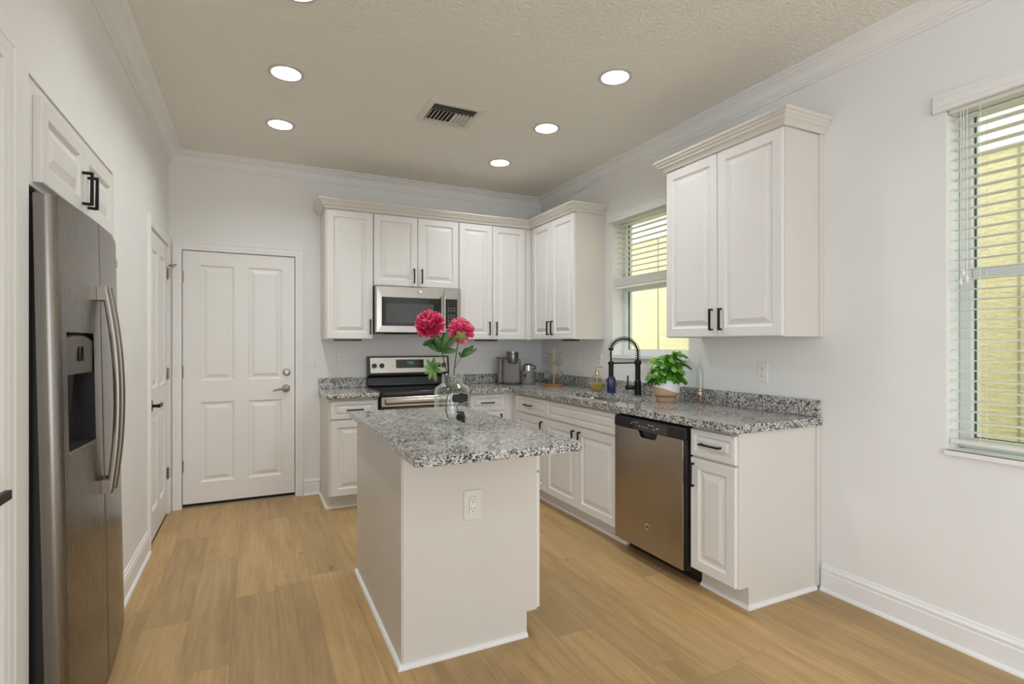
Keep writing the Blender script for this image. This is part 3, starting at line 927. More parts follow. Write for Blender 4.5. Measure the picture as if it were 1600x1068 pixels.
# cabinet over the refrigerator
fc = thing('wall_cabinet', 'white two-door cabinet set in the wall above the refrigerator', 'cabinet', (-0.62, 2.62, 1.822))
m = MB(); m.box(-1.25, L - 0.006, ALC[0] + 0.003, ALC[1] - 0.003, 1.822, ALC[3] - 0.002); m.build('body', 'cabinet_white', fc, bevel=0.002)
F = FL(L - 0.0055)
da = cab_door(F, 2.135, 2.592, 1.838, 2.108, fc, t=0.024)
db = cab_door(F, 2.602, 3.060, 1.838, 2.108, fc, t=0.024)
pull(F, 2.560, 1.932, 0.024, da, out=0.036); pull(F, 2.634, 1.932, 0.024, db, out=0.036)

# ------------------------------------------------------------------ upper cabinets
UZ0, UZ1 = 1.372, 2.466
UF = 4.682        # box front of the back-wall cabinets
def upper(label, x0, x1, doors, z0=UZ0, hand=()):
    t = thing('wall_cabinet', label, 'cabinet', ((x0 + x1) / 2, UF + 0.16, z0), 'white upper cabinets')
    m = MB(); m.box(x0, x1, UF, D - 0.002, z0, UZ1); m.build('body', 'cabinet_side', t, bevel=0.001)
    F = FY(UF - 0.0005)
    for (a, b, hu) in doors:
        d = cab_door(F, a, b, z0 + 0.003, UZ1 - 0.006, t)
        pull(F, hu, z0 + 0.105 if z0 < 1.5 else z0 + 0.098, 0.02, d)
    return t
upper('white tall single-door upper cabinet left of the microwave', 0.534, 0.929, [(0.545, 0.925, 0.900)])
upper('white short two-door upper cabinet over the microwave', 0.930, 1.713, [(0.934, 1.3195, 1.286), (1.3235, 1.710, 1.358)], 1.838)
cu = upper('white two-door upper cabinet right of the microwave', 1.714, 2.420, [(1.718, 2.053, 2.020), (2.058, 2.408, 2.092)])
UX = 2.484        # box front of the right-wall cabinets
def upper_r(label, y0, y1, doors, ext=0.0):
    t = thing('wall_cabinet', label, 'cabinet', (UX + 0.14, (y0 + y1) / 2, UZ0), 'white upper cabinets')
    m = MB(); m.box(UX, R - 0.002, y0, y1, UZ0, UZ1); m.build('body', 'cabinet_side', t, bevel=0.001)
    F = FX(UX - 0.0005)
    for (ya, yb, hy) in doors:
        d = cab_door(F, -yb, -ya, UZ0 + 0.003, UZ1 - 0.006, t)
        pull(F, -hy, UZ0 + 0.105, 0.02, d)
    return t
cc = upper_r('white two-door upper cabinet in the back right corner', 3.862, 4.70, [(4.258, 4.616, 4.292), (3.866, 4.253, 4.219)])
m = MB(); m.box(2.421, 2.4835, UF + 0.0, UF + 0.02, UZ0, UZ1); m.box(UX - 0.0, UX + 0.02, 4.701, D - 0.003, UZ0, UZ1); m.build('corner_filler', 'cabinet_white', cc)
ce = upper_r('white two-door upper cabinet between the two windows', 1.866, 2.733, [(2.302, 2.729, 2.335), (1.870, 2.297, 2.264)])
m = MB(); m.box(R - 0.028, R - 0.002, 1.8575, 1.8655, UZ0, UZ1); m.build('wall_scribe', 'cabinet_side', ce)

CABCROWN = [(0.0, 0.0), (0.006, 0.0), (0.009, 0.008), (0.016, 0.018), (0.026, 0.027), (0.032, 0.030), (0.032, 0.037), (0.038, 0.041), (0.046, 0.048), (0.046, 0.055), (0.054, 0.058), (0.058, 0.062), (0.058, 0.074), (0.0, 0.074)]
def cab_crown(label, path, loc):
    m = MB(); m.sweep(path, CABCROWN, lambda a, b, h: (a, b, UZ1 + 0.001 + h))
    o = m.build('cabinet_crown', 'cabinet_side', None, smooth=True, angle=20)
    return tag(o, label, 'moulding', 'crown mouldings on the cabinets')
yf, xf = UF - 0.021, UX - 0.021
cab_crown('white crown moulding along the tops of the corner run of upper cabinets', [(R - 0.003, 3.860), (xf, 3.860), (xf, yf), (0.532, yf), (0.532, D - 0.003)], None)
cab_crown('white crown moulding on the cabinet between the windows', [(R - 0.003, 1.857), (xf, 1.857), (xf, 2.736), (R - 0.003, 2.736)], None)

# ------------------------------------------------------------------ under-cabinet lights
def under_light(label, x0, x1, y0, y1):
    t = thing('under_cabinet_light', label, 'light', ((x0 + x1) / 2, (y0 + y1) / 2, UZ0 - 0.016), 'under-cabinet light bars')
    m = MB(); m.box(x0, x1, y0, y1, UZ0 - 0.014, UZ0 - 0.0005); m.build('housing', 'black_plastic', t, bevel=0.002)
    m = MB(); m.box(x0 + .01, x1 - .01, y0 + .008, y1 - .008, UZ0 - 0.016, UZ0 - 0.0142); m.build('lens', 'lens_strip', t)
under_light('dark under-cabinet light bar left of the microwave', 0.61, 0.84, 4.71, 4.75)
under_light('dark under-cabinet light bar right of the microwave', 1.90, 2.13, 4.71, 4.75)
under_light('dark under-cabinet light bar in the corner right of the mug tree', 2.52, 2.56, 3.92, 4.15)

# ------------------------------------------------------------------ base cabinets
TOE = 0.11
BT = 0.889
SHOE = [(0.0, 0.0), (0.016, 0.0), (0.015, 0.008), (0.010, 0.015), (0.0, 0.019)]
BFY = 4.442       # box front, back wall
BFX = 2.166       # box front, right wall
FBY = FY(BFY - 0.0005); FBX = FX(BFX - 0.0005)
GROUP_B = 'white base cabinets'
def toe_poly(f, back): return [(f, TOE), (f, BT), (back, BT), (back, 0.0), (f + 0.07, 0.0), (f + 0.07, TOE)]
# left of the range
t = thing('base_cabinet', 'white base cabinet left of the range, beside the back door', 'cabinet', (0.725, 4.72, 0), GROUP_B)
m = MB(); m.rings([[(x, y, z) for y, z in toe_poly(BFY, D - 0.003)] for x in (0.530, 0.924)]); m.build('body', 'cabinet_side', t)
d = cab_door(FBY, 0.546, 0.918, 0.728, 0.872, t, 'drawer'); pull(FBY, 0.735, 0.800, 0.02, d, vert=False)
d = cab_door(FBY, 0.546, 0.918, 0.115, 0.716, t); pull(FBY, 0.885, 0.63, 0.02, d)
m = MB(); m.sweep([(0.924, BFY + .07), (0.530, BFY + .07)], SHOE, lambda a, b, h: (a, b, h)); m.sweep([(0.530, BFY + .06), (0.530, D - 0.03)], SHOE, lambda a, b, h: (a, b, h)); m.build('shoe_moulding', 'trim_paint', t)
# right of the range
t = thing('base_cabinet', 'white base cabinet right of the range, behind the island', 'cabinet', (1.93, 4.72, 0), GROUP_B)
m = MB(); m.rings([[(x, y, z) for y, z in toe_poly(BFY, D - 0.003)] for x in (1.718, R - 0.003)]); m.build('body', 'cabinet_white', t)
d = cab_door(FBY, 1.728, 2.066, 0.728, 0.872, t, 'drawer'); pull(FBY, 1.897, 0.800, 0.02, d, vert=False)
d = cab_door(FBY, 1.728, 2.066, 0.115, 0.716, t); pull(FBY, 2.03, 0.63, 0.02, d)
m = MB(); m.sweep([(2.236, BFY + .07), (1.718, BFY + .07)], SHOE, lambda a, b, h: (a, b, h)); m.build('shoe_moulding', 'trim_paint', t)
# right run
def run_body(t, y0, y1, mat='cabinet_white'):
    m = MB(); m.rings([[(x, y, z) for x, z in toe_poly(BFX, R - 0.003)] for y in (y0, y1)]); m.build('body', mat, t)
    m = MB(); m.sweep([(BFX + .07, y0), (BFX + .07, y1)], SHOE, lambda a, b, h: (a, b, h)); m.build('shoe_moulding', 'trim_paint', t)
t = thing('base_cabinet', 'white base cabinet between the back corner and the sink cabinet', 'cabinet', (2.47, 4.2, 0), GROUP_B)
m = MB(); m.rings([[(x, y, z) for x, z in toe_poly(BFX, R - 0.003)] for y in (3.800, 4.4405)]); m.build('body', 'cabinet_white', t)
m = MB(); m.sweep([(BFX + .07, 3.800), (BFX + .07, 4.4405)], SHOE, lambda a, b, h: (a, b, h)); m.build('shoe_moulding', 'trim_paint', t)
d = cab_door(FBX, -4.352, -3.802, 0.728, 0.872, t, 'drawer'); pull(FBX, -4.09, 0.800, 0.02, d, vert=False)
d = cab_door(FBX, -4.352, -3.802, 0.115, 0.716, t); pull(FBX, -3.845, 0.625, 0.02, d)
# sink cabinet: open at the top, so the bowls hang free inside
t = thing('sink_cabinet', 'white two-door sink cabinet with a wide false drawer front', 'cabinet', (2.47, 3.31, 0), GROUP_B)
m = MB()
m.rings([[(x, y, z) for x, z in [(BFX, TOE), (BFX, 0.62), (R - 0.003, 0.62), (R - 0.003, 0.0), (BFX + 0.07, 0.0), (BFX + 0.07, TOE)]] for y in (2.838, 3.798)])
m.box(BFX, BFX + 0.018, 2.838, 3.798, 0.6205, BT); m.box(R - 0.02, R - 0.003, 2.838, 3.798, 0.6205, BT)
m.box(BFX + 0.0185, R - 0.0205, 2.838, 2.856, 0.6205, BT); m.box(BFX + 0.0185, R - 0.0205, 3.780, 3.798, 0.6205, BT)
m.build('body', 'cabinet_white', t, merge=False)
m = MB(); m.sweep([(BFX + .07, 2.838), (BFX + .07, 3.798)], SHOE, lambda a, b, h: (a, b, h)); m.build('shoe_moulding', 'trim_paint', t)
cab_door(FBX, -3.794, -2.842, 0.728, 0.872, t, 'false_front')
d = cab_door(FBX, -3.794, -3.321, 0.115, 0.716, t); pull(FBX, -3.360, 0.625, 0.02, d)
d = cab_door(FBX, -3.317, -2.842, 0.115, 0.716, t); pull(FBX, -3.277, 0.625, 0.02, d)
# end cabinet
t = thing('base_cabinet', 'white narrow end base cabinet right of the dishwasher', 'cabinet', (2.47, 2.03, 0), GROUP_B)
m = MB(); m.rings([[(x, y, z) for x, z in toe_poly(BFX, R - 0.003)] for y in (1.884, 2.192)]); m.build('body', 'cabinet_side', t)
m = MB(); m.sweep([(R - 0.03, 1.884), (BFX + .07, 1.884), (BFX + .07, 2.192)], SHOE, lambda a, b, h: (a, b, h)); m.build('shoe_moulding', 'trim_paint', t)
m = MB(); m.box(R - 0.030, R - 0.003, 1.874, 1.8835, 0.02, BT - 0.001); m.build('wall_scribe', 'cabinet_side', t)
d = cab_door(FBX, -2.187, -1.889, 0.728, 0.872, t, 'drawer'); pull(FBX, -2.04, 0.800, 0.02, d, vert=False, ln_=0.135)
d = cab_door(FBX, -2.187, -1.889, 0.115, 0.716, t); pull(FBX, -2.163, 0.625, 0.02, d)

# ------------------------------------------------------------------ countertops
def rrect(x0, x1, y0, y1, r, n=6):
    out = []
    for cx, cy, a0 in ((x1 - r, y0 + r, -PI / 2), (x1 - r, y1 - r, 0), (x0 + r, y1 - r, PI / 2), (x0 + r, y0 + r, PI)):
        for k in range(n + 1):
            a = a0 + PI / 2 * k / n
            out.append((cx + r * math.cos(a), cy + r * math.sin(a)))
    return out
def arc(cx, cy, r, a0, a1, n=6): return [(cx + r * math.cos(a0 + (a1 - a0) * k / n), cy + r * math.sin(a0 + (a1 - a0) * k / n)) for k in range(n + 1)]
CF, CFX, CEND = 4.388, 2.113, 1.862
SINK = (2.215, 2.565, 2.93, 3.69)
t = thing('countertop', 'speckled granite countertop along the sink wall and into the corner', 'countertop', (2.4, 3.4, ZC), 'granite worktops')
outer = [(R - 0.0025, CEND), (R - 0.0025, D - 0.0025), (1.717, D - 0.0025), (1.717, CF), (CFX - 0.02, CF), (CFX, CF - 0.02)] + arc(CFX + 0.035, CEND + 0.035, 0.035, PI, 1.5 * PI)
slab(outer, [rrect(*SINK[:2], *SINK[2:], 0.07)], ZB, ZC).build('worktop', 'granite', t, bevel=0.015, seg=4)
m = MB(); m.box(R - 0.024, R - 0.003, CEND + 0.008, D - 0.0255, ZC + 0.0003, 1.026); m.box(1.717, R - 0.003, D - 0.025, D - 0.003, ZC + 0.0003, 1.026)
m.build('backsplash', 'granite', t, bevel=0.003, merge=False)
t = thing('countertop', 'small speckled granite countertop left of the range', 'countertop', (0.72, 4.7, ZC), 'granite worktops')
slab([(0.512, CF), (0.927, CF), (0.927, D - 0.0025), (0.512, D - 0.0025)], [], ZB, ZC).build('worktop', 'granite', t, bevel=0.015, seg=4)
m = MB(); m.box(0.514, 0.927, D - 0.025, D - 0.003, ZC + 0.0003, 1.026); m.build('backsplash', 'granite', t, bevel=0.003)
t = thing('countertop', 'speckled granite island top with rounded corners', 'countertop', (0.86, 2.52, ZC), 'granite worktops')
slab(rrect(0.508, 1.212, 1.815, 3.236, 0.035), [], 0.8985, ZC).build('worktop', 'granite', t, bevel=0.012, seg=4)

# ------------------------------------------------------------------ island
t = thing('island_cabinet', 'white kitchen island base in the middle of the floor', 'cabinet', (0.86, 2.68, 0))
IY0, IY1 = 2.158, 3.205
m = MB(); m.rings([[(x, y, z) for x, z in [(0.5495, 0.0), (0.5495, 0.898), (1.174, 0.898), (1.174, TOE), (1.122, TOE), (1.122, 0.0)]] for y in (IY0, IY1)]); m.build('body', 'cabinet_side', t)
m = MB(); m.box(0.5430, 0.5490, IY0 + 0.0015, IY1, 0.0, 0.8975); m.build('side_panel', 'cabinet_side', t, bevel=0.0012)
m = MB(); m.sweep([(1.122, IY0), (0.5428, IY0), (0.5428, IY1)], SHOE, lambda a, b, h: (a, b, h)); m.build('shoe_moulding', 'trim_paint', t)
FI = FL(1.1745)
for a, b, hy in ((2.164, 2.676, 2.640), (2.682, 3.198, 2.718)):
    d = cab_door(FI, a, b, 0.748, 0.890, t, 'drawer'); pull(FI, (a + b) / 2, 0.82, 0.02, d, vert=False)
    d = cab_door(FI, a, b, 0.115, 0.736, t); pull(FI, hy, 0.64, 0.02, d)

# ------------------------------------------------------------------ badges: a round chrome emblem with a curled monogram
def badge(F, u, w, n, r, parent):
    m = MB(); m.flathe(F, u, w, [(r, n), (r, n + 0.0015), (r * 0.92, n + 0.0022), (r * 0.82, n + 0.0014), (0.001, n + 0.0014)], 28)
    o = m.build('badge', 'chrome', parent, smooth=True)
    m = MB()
    def script(cx, sg):
        pts = []
        for k in range(15):
            a = 2.2 + k * 0.42
            q = r * (0.30 - 0.012 * k)
            pts.append(F(u + cx + sg * q * math.cos(a) * 0.8, w + q * math.sin(a) * 1.35, n + 0.0022))
        return pts
    m.tube(script(-r * 0.26, 1), r * 0.07, 6); m.tube(script(r * 0.26, -1), r * 0.07, 6)
    m.build('monogram', 'keurig_dark', o)

# ------------------------------------------------------------------ range
t = thing('range', 'stainless and black electric range against the back wall', 'stove', (1.322, 4.7, 0))
RX0, RX1 = 0.930, 1.714
m = MB(); m.box(RX0 + 0.002, RX1 - 0.002, 4.402, D - 0.012, 0.03, 0.905); m.build('body', 'black_plastic', t, bevel=0.003)
for x in (0.98, 1.66):
    for y in (4.46, 4.94):
        m = MB(); m.lathe((x, y, 0), [(0.018, 0), (0.018, 0.0295)], 12); m.build('foot', 'black_plastic', t)
m = MB(); m.box(RX0 + 0.001, RX1 - 0.001, 4.372, 4.925, 0.9055, 0.938); m.build('cooktop', 'black_glass', t, bevel=0.006, seg=3)
for x, y, r in ((1.13, 4.52, 0.10), (1.52, 4.52, 0.08), (1.13, 4.78, 0.08), (1.52, 4.78, 0.10)):
    m = MB(); m.lathe((x, y, 0.9382), [(r, 0.0), (r, 0.0004), (r - 0.003, 0.0004), (r - 0.003, 0.0)], 32, cap=False); m.build('burner_ring', 'screen_grey', t)
m = MB()
m.rings([[(x, y, z) for y, z in [(4.926, 0.9385), (D - 0.012, 0.9385), (D - 0.012, 1.205), (4.985, 1.217), (4.945, 1.213), (4.922, 1.050), (4.926, 1.035), (4.962, 1.020), (4.950, 0.950)]] for x in (RX0 + 0.003, RX1 - 0.003)])
m.build('backguard', 'black_plastic', t, bevel=0.004)
GP = lambda u, w, n: (u, 4.9215 + (w - 1.05) * 0.141 - n, w)
m = MB(); m.fbox(GP, RX0 + 0.022, RX1 - 0.022, 1.062, 1.206, 0.0005, 0.006); cp = m.build('control_panel', 'steel_brushed', t, bevel=0.004)
for x in (0.990, 1.058, 1.598, 1.656):
    m = MB(); m.flathe(GP, x, 1.130, [(0.023, 0.0065), (0.023, 0.012), (0.019, 0.030), (0.002, 0.031)], 20)
    m.fbox(GP, x - 0.0035, x + 0.0035, 1.112, 1.148, 0.0312, 0.036)
    m.build('knob', 'black_plastic', cp, smooth=True, angle=30)
m = MB(); m.fbox(GP, 1.190, 1.455, 1.105, 1.184, 0.0065, 0.0085); dp = m.build('display', 'black_glass', cp, bevel=0.0015)
def seg7(F, u, w, s, digits, n, parent, name, mat):
    SEG = {'0': 'abcdef', '1': 'bc', '2': 'abged', '4': 'fgbc', '8': 'abcdefg', ':': ':'}
    m = MB(); x = u
    for ch in digits:
        hw, hh, th = s * 0.25, s * 0.5, s * 0.10
        if ch == ':':
            for q in (-0.2, 0.2): m.fbox(F, x - th / 2, x + th / 2, w + q * s - th / 2, w + q * s + th / 2, n, n + 0.0004)
            x += s * 0.35; continue
        cx = x + hw * 0.6
        R_ = {'a': (-hw, hw, hh - th, hh), 'g': (-hw, hw, -th / 2, th / 2), 'd': (-hw, hw, -hh, -hh + th), 'f': (-hw, -hw + th, 0, hh), 'b': (hw - th, hw, 0, hh), 'e': (-hw, -hw + th, -hh, 0), 'c': (hw - th, hw, -hh, 0)}
        for c in SEG[ch]:
            a, b, c_, d_ = R_[c]; m.fbox(F, cx + a, cx + b, w + c_, w + d_, n, n + 0.0004)
        x += s * 0.75
    return m.build(name, mat, parent, merge=False)
seg7(GP, 1.300, 1.155, 0.024, '4:02', 0.0087, dp, 'clock_digits', 'led_green')
m = MB()
for i in range(5): m.flathe(GP, 1.215 + i * 0.052, 1.118, [(0.006, 0.0087), (0.006, 0.0092)], 10)
for i in range(3): m.fbox(GP, 1.205 + i * 0.025, 1.222 + i * 0.025, 1.158, 1.163, 0.0087, 0.0090)
for i in range(2): m.fbox(GP, 1.400 + i * 0.025, 1.417 + i * 0.025, 1.145, 1.150, 0.0087, 0.0090)
m.build('display_keys', 'screen_grey', dp, merge=False)
FRG = FY(4.4015)
m = MB(); m.fbox(FRG, RX0 + 0.006, RX1 - 0.006, 0.20, 0.812, 0.0, 0.038); od = m.build('oven_door', 'black_glass', t, bevel=0.004)
m = MB(); m.fbox(FRG, RX0 + 0.006, RX1 - 0.006, 0.8125, 0.892, 0.0, 0.040); m.build('door_trim', 'steel_brushed', od, bevel=0.006, seg=3)
m = MB()
rings = []
for x in (RX0 + 0.035, RX1 - 0.035):
    rings.append([(x, 4.3610 - a, w) for a, w in ((0.0005, 0.828), (0.020, 0.834), (0.032, 0.848), (0.030, 0.868), (0.016, 0.880), (0.0005, 0.882))])
m.rings(rings); m.build('handle', 'steel_handle', od, bevel=0.004)
m = MB(); m.fbox(FRG, RX0 + 0.006, RX1 - 0.006, 0.045, 0.194, 0.0, 0.036); m.build('storage_drawer', 'steel_brushed', t, bevel=0.004)

# ------------------------------------------------------------------ microwave
t = thing('microwave', 'stainless over-the-range microwave under the short upper cabinet', 'microwave', (1.32, 4.8, 1.419))
MX0, MX1, MZ0, MZ1 = 0.932, 1.711, 1.422, 1.836
m = MB(); m.box(MX0, MX1, 4.628, D - 0.003, MZ0, MZ1); m.build('body', 'black_plastic', t, bevel=0.003)
m = MB(); m.box(1.05, 1.30, 4.66, 4.88, MZ0 - 0.004, MZ0 - 0.0004); m.box(1.36, 1.58, 4.66, 4.88, MZ0 - 0.004, MZ0 - 0.0004); m.build('grease_filter', 'slot_dark', t, merge=False)
MF = FY(4.6275)
def frame(F, o, i, n0, n1):
    m = MB()
    (a, b, c, d), (e, f, g, h) = o, i
    m.fbox(F, a, e, c, d, n0, n1); m.fbox(F, f, b, c, d, n0, n1); m.fbox(F, e, f, c, g, n0, n1); m.fbox(F, e, f, h, d, n0, n1)
    return m
m = MB()
o, i = (MX0, 1.548, MZ0 + 0.003, MZ1 - 0.002), (0.985, 1.512, 1.487, 1.738)
rings = []
for (a, b, c, d, n) in ((o[0], o[1], o[2], o[3], 0.0005), (o[0], o[1], o[2], o[3], 0.020), (o[0] + 0.012, o[1] - 0.001, o[2] + 0.008, o[3] - 0.008, 0.030), (i[0], i[1], i[2], i[3], 0.032), (i[0] + .003, i[1] - .003, i[2] + .003, i[3] - .003, 0.026)):
    rings.append([MF(a, c, n), MF(b, c, n), MF(b, d, n), MF(a, d, n)])
m.rings(rings, True, True, True)
md = m.build('door', 'steel_brushed', t)
m = MB(); m.fbox(MF, 0.989, 1.508, 1.491, 1.734, 0.0265, 0.0295); mw = m.build('window', 'black_glass', md, bevel=0.004)
m = MB(); m.fbox(MF, 1.022, 1.452, 1.515, 1.684, 0.0298, 0.0302); m.build('screen', 'screen_grey', mw)
m = MB()
m.rings([[MF(1.524 + 0.013 * c, w, 0.046 + 0.010 * s_) for c, s_ in ((1, 0), (0.7, 0.7), (0, 1), (-0.7, 0.7), (-1, 0), (-0.7, -0.7), (0, -1), (0.7, -0.7))] for w in (1.470, 1.755)])
for w in (1.480, 1.735): m.fbox(MF, 1.516, 1.532, w, w + 0.012, 0.030, 0.040)
m.build('handle', 'steel_handle', md, bevel=0.002, merge=False)
badge(MF, 1.318, 1.787, 0.0310, 0.021, md)
m = MB()
o, i = (1.550, MX1, MZ0 + 0.003, MZ1 - 0.002), (1.562, 1.672, 1.470, 1.736)
rings = []
for (a, b, c, d, n) in ((o[0], o[1], o[2], o[3], 0.0005), (o[0], o[1], o[2], o[3], 0.022), (o[0] + 0.001, o[1] - 0.010, o[2] + 0.008, o[3] - 0.008, 0.030), (i[0], i[1], i[2], i[3], 0.031)):
    rings.append([MF(a, c, n), MF(b, c, n), MF(b, d, n), MF(a, d, n)])
m.rings(rings); mc = m.build('control_panel', 'steel_brushed', t)
m = MB(); m.fbox(MF, 1.560, 1.673, 1.468, 1.738, 0.0313, 0.0335); kp = m.build('keypad', 'black_plastic', mc, bevel=0.002)
m = MB()
for rw, n_ in enumerate((3, 3, 0, 3, 3, 3, 3, 3)):
    for k in range(n_):
        m.fbox(MF, 1.583 + k * 0.028, 1.596 + k * 0.028, 1.652 - rw * 0.022, 1.655 - rw * 0.022, 0.0336, 0.0339)
m.build('key_marks', 'print_white', kp, merge=False)

# ------------------------------------------------------------------ dishwasher
t = thing('dishwasher', 'stainless dishwasher with black control strip beside the sink cabinet', 'dishwasher', (2.45, 2.515, 0))
DY0, DY1 = 2.199, 2.831
m = MB(); m.box(2.160, R - 0.03, DY0 + 0.003, DY1 - 0.003, 0.10, 0.884); m.build('tub', 'black_plastic', t)
m = MB(); m.box(2.240, 2.60, DY0 + 0.003, DY1 - 0.003, 0.0, 0.099); m.build('toe_panel', 'black_plastic', t)
FD = FX(2.1595)
m = MB()
p0, p1 = -2.595, -2.425
for a, b, c, d in ((-DY1, p0, 0.085, 0.804), (p1, -DY0, 0.085, 0.804), (p0, p1, 0.085, 0.762)): pass
poly = [(-DY1 + 0.002, 0.085), (-DY0 - 0.020, 0.085), (-DY0 - 0.020, 0.804), (p1, 0.804), (p1 - 0.012, 0.775), (p1 - 0.030, 0.764), (p0 + 0.030, 0.764), (p0 + 0.012, 0.775), (p0, 0.804), (-DY1 + 0.002, 0.804)]
m.fprism(FD, poly, 0.0, 0.040)
dd = m.build('door', 'steel_door', t, bevel=0.004)
m = MB(); m.fbox(FD, -DY0 - 0.0195, -DY0 - 0.002, 0.085, 0.804, 0.0, 0.020); m.build('side_trim', 'black_plastic', t)
m = MB(); m.fbox(FD, p0 + 0.0, p1 - 0.0, 0.7645, 0.8035, 0.0005, 0.008); m.build('handle_pocket', 'black_plastic', dd)
m = MB()
m.rings([[FD(u, w, n) for w, n in ((0.8045, 0.0), (0.8045, 0.036), (0.812, 0.043), (0.860, 0.040), (0.872, 0.034), (0.876, 0.0))] for u in (-DY1 + 0.001, -DY0 - 0.001)])
cp = m.build('control_strip', 'black_plastic', t, bevel=0.003)
m = MB()
m.fprism(FD, [(p0 - 0.03, 0.806), (p1 + 0.09, 0.806), (p1 + 0.09, 0.862), (p0 - 0.03, 0.862)], 0.0425, 0.0432)
for u in (-2.66, -2.63, -2.60): pass
m.build('control_inset', 'keurig_dark', cp)
m = MB()
for u, w, l in ((-2.660, 0.838, 0.010), (-2.640, 0.850, 0.012), (-2.612, 0.850, 0.014), (-2.585, 0.832, 0.010), (-2.560, 0.830, 0.010), (-2.535, 0.829, 0.010), (-2.512, 0.828, 0.010), (-2.500, 0.848, 0.016), (-2.470, 0.848, 0.016), (-2.455, 0.828, 0.012), (-2.430, 0.836, 0.024)):
    m.fbox(FD, u, u + l, w - 0.002, w + 0.002, 0.0433, 0.0440)
m.build('control_marks', 'print_white', cp, merge=False)
badge(FD, -2.512, 0.238, 0.0403, 0.021, dd)

# ------------------------------------------------------------------ sink and faucet
t = thing('sink', 'undermount stainless double sink below the window', 'sink', (2.39, 3.31, ZB - 0.2))
sx0, sx1, sy0, sy1 = SINK
m = MB()
def bowl(y0, y1):
    rings = []
    for r_, z, ins in ((0.070, ZB - 0.0006, -0.012), (0.070, ZB - 0.0006, 0.003), (0.068, ZB - 0.05, 0.006), (0.065, ZB - 0.17, 0.012), (0.05, ZB - 0.19, 0.03), (0.03, ZB - 0.195, 0.08)):
        rings.append([(x, y, z) for x, y in rrect(sx0 + ins, sx1 - ins, y0 + ins, y1 - ins, r_)])
    m.rings(rings, True, False, True)
bowl(sy0, 3.325); bowl(3.327, sy1)
m.box(sx0 + 0.06, sx1 - 0.06, 3.318, 3.334, ZB - 0.055, ZB - 0.045)
m.build('bowls', 'steel_sink', t, smooth=True, merge=False)
for y in (3.12, 3.51):
    m = MB(); m.lathe((2.39, y, ZB - 0.1948), [(0.042, 0.0), (0.042, 0.003), (0.030, 0.004), (0.026, 0.001), (0.002, 0.001)], 20); m.build('drain', 'chrome', t, smooth=True)

FXX, FYY = 2.690, 3.297
t = thing('faucet', 'matte black spring-neck kitchen faucet behind the sink', 'faucet', (FXX, FYY, ZC))
m = MB(); m.lathe((FXX, FYY, ZC), [(0.030, 0.0003), (0.030, 0.006), (0.026, 0.010), (0.0255, 0.110), (0.0205, 0.116), (0.0205, 0.235), (0.026, 0.240), (0.027, 0.262), (0.022, 0.272), (0.010, 0.274)], 24); m.build('body', 'black_metal', t, smooth=True)
arch = []
AX1 = FXX - 0.255
zt0 = ZC + 0.272
for k in range(5): arch.append((FXX, FYY, zt0 + 0.10 * k / 5))
rx = (FXX - AX1) / 2
for k in range(29):
    a = PI * k / 28
    arch.append((FXX - rx + rx * math.cos(a), FYY, zt0 + 0.055 + 0.110 * math.sin(a) + (0.0 if a < PI / 2 else 0.03 * (1 - math.sin(a)))))
# straighten start
arch = [(FXX, FYY, zt0), (FXX, FYY, zt0 + 0.02), (FXX, FYY, zt0 + 0.04)] + arch[5:]
tail = [(AX1 - 0.003, FYY, zt0 + 0.05), (AX1 - 0.001, FYY, zt0 + 0.02), (AX1, FYY, zt0 - 0.015)]
m = MB(); m.tube(arch + tail, 0.0065, 12); m.build('hose', 'black_metal', t, smooth=True)
# coil spring
def along(pts, n):
    P = [Vector(p) for p in pts]; L_ = [0]
    for a, b in zip(P, P[1:]): L_.append(L_[-1] + (b - a).length)
    out = []
    for k in range(n + 1):
        s = L_[-1] * k / n; i = 0
        while i < len(P) - 2 and L_[i + 1] < s: i += 1
        f = (s - L_[i]) / max(1e-9, L_[i + 1] - L_[i])
        out.append((P[i].lerp(P[i + 1], f), (P[i + 1] - P[i]).normalized()))
    return out
turns = 25
sp = along(arch, turns * 12)
pts = []
for k, (p, tn) in enumerate(sp):
    side = Vector((0, 1, 0)); up = tn.cross(side).normalized()
    a = 2 * PI * k / 12
    pts.append(p + (side * math.cos(a) + up * math.sin(a)) * 0.0185)
m = MB(); m.tube(pts, 0.0019, 6); m.build('spring', 'black_metal', t, smooth=True)
m = MB(); e = Vector(arch[-1]); m.lathe((e.x, e.y, e.z - 0.008), [(0.008, 0), (0.019, 0.001), (0.019, 0.020), (0.008, 0.021)], 16); m.build('spring_collar', 'black_metal', t, smooth=True)
m = MB(); m.lathe((AX1, FYY, ZC), [(0.016, 0.150), (0.0185, 0.153), (0.0185, 0.250), (0.014, 0.268), (0.008, 0.270)], 18); m.build('spray_head', 'black_metal', t, smooth=True)
m = MB(); m.tube([(FXX - 0.015, FYY, ZC + 0.252), (AX1 + 0.012, FYY, ZC + 0.252)], 0.0062, 10)
m.lathe((AX1, FYY, ZC + 0.242), [(0.0225, 0), (0.0225, 0.020)], 18); m.build('support_arm', 'black_metal', t, smooth=True, merge=False)
m = MB()
hx, hy = FXX - 0.045, FYY + 0.055
m.tube([(FXX - 0.015, FYY + 0.018, ZC + 0.058), (hx, hy, ZC + 0.058)], 0.0175, 14)
m.lathe((hx - 0.004, hy + 0.006, ZC + 0.038), [(0.010, 0), (0.0205, 0.008), (0.0215, 0.020), (0.0205, 0.032), (0.010, 0.040)], 16)
m.tube([(hx - 0.004, hy + 0.006, ZC + 0.070), (hx - 0.004, hy + 0.006, ZC + 0.150)], 0.0062, 10)
m.build('lever', 'black_metal', t, smooth=True, merge=False)

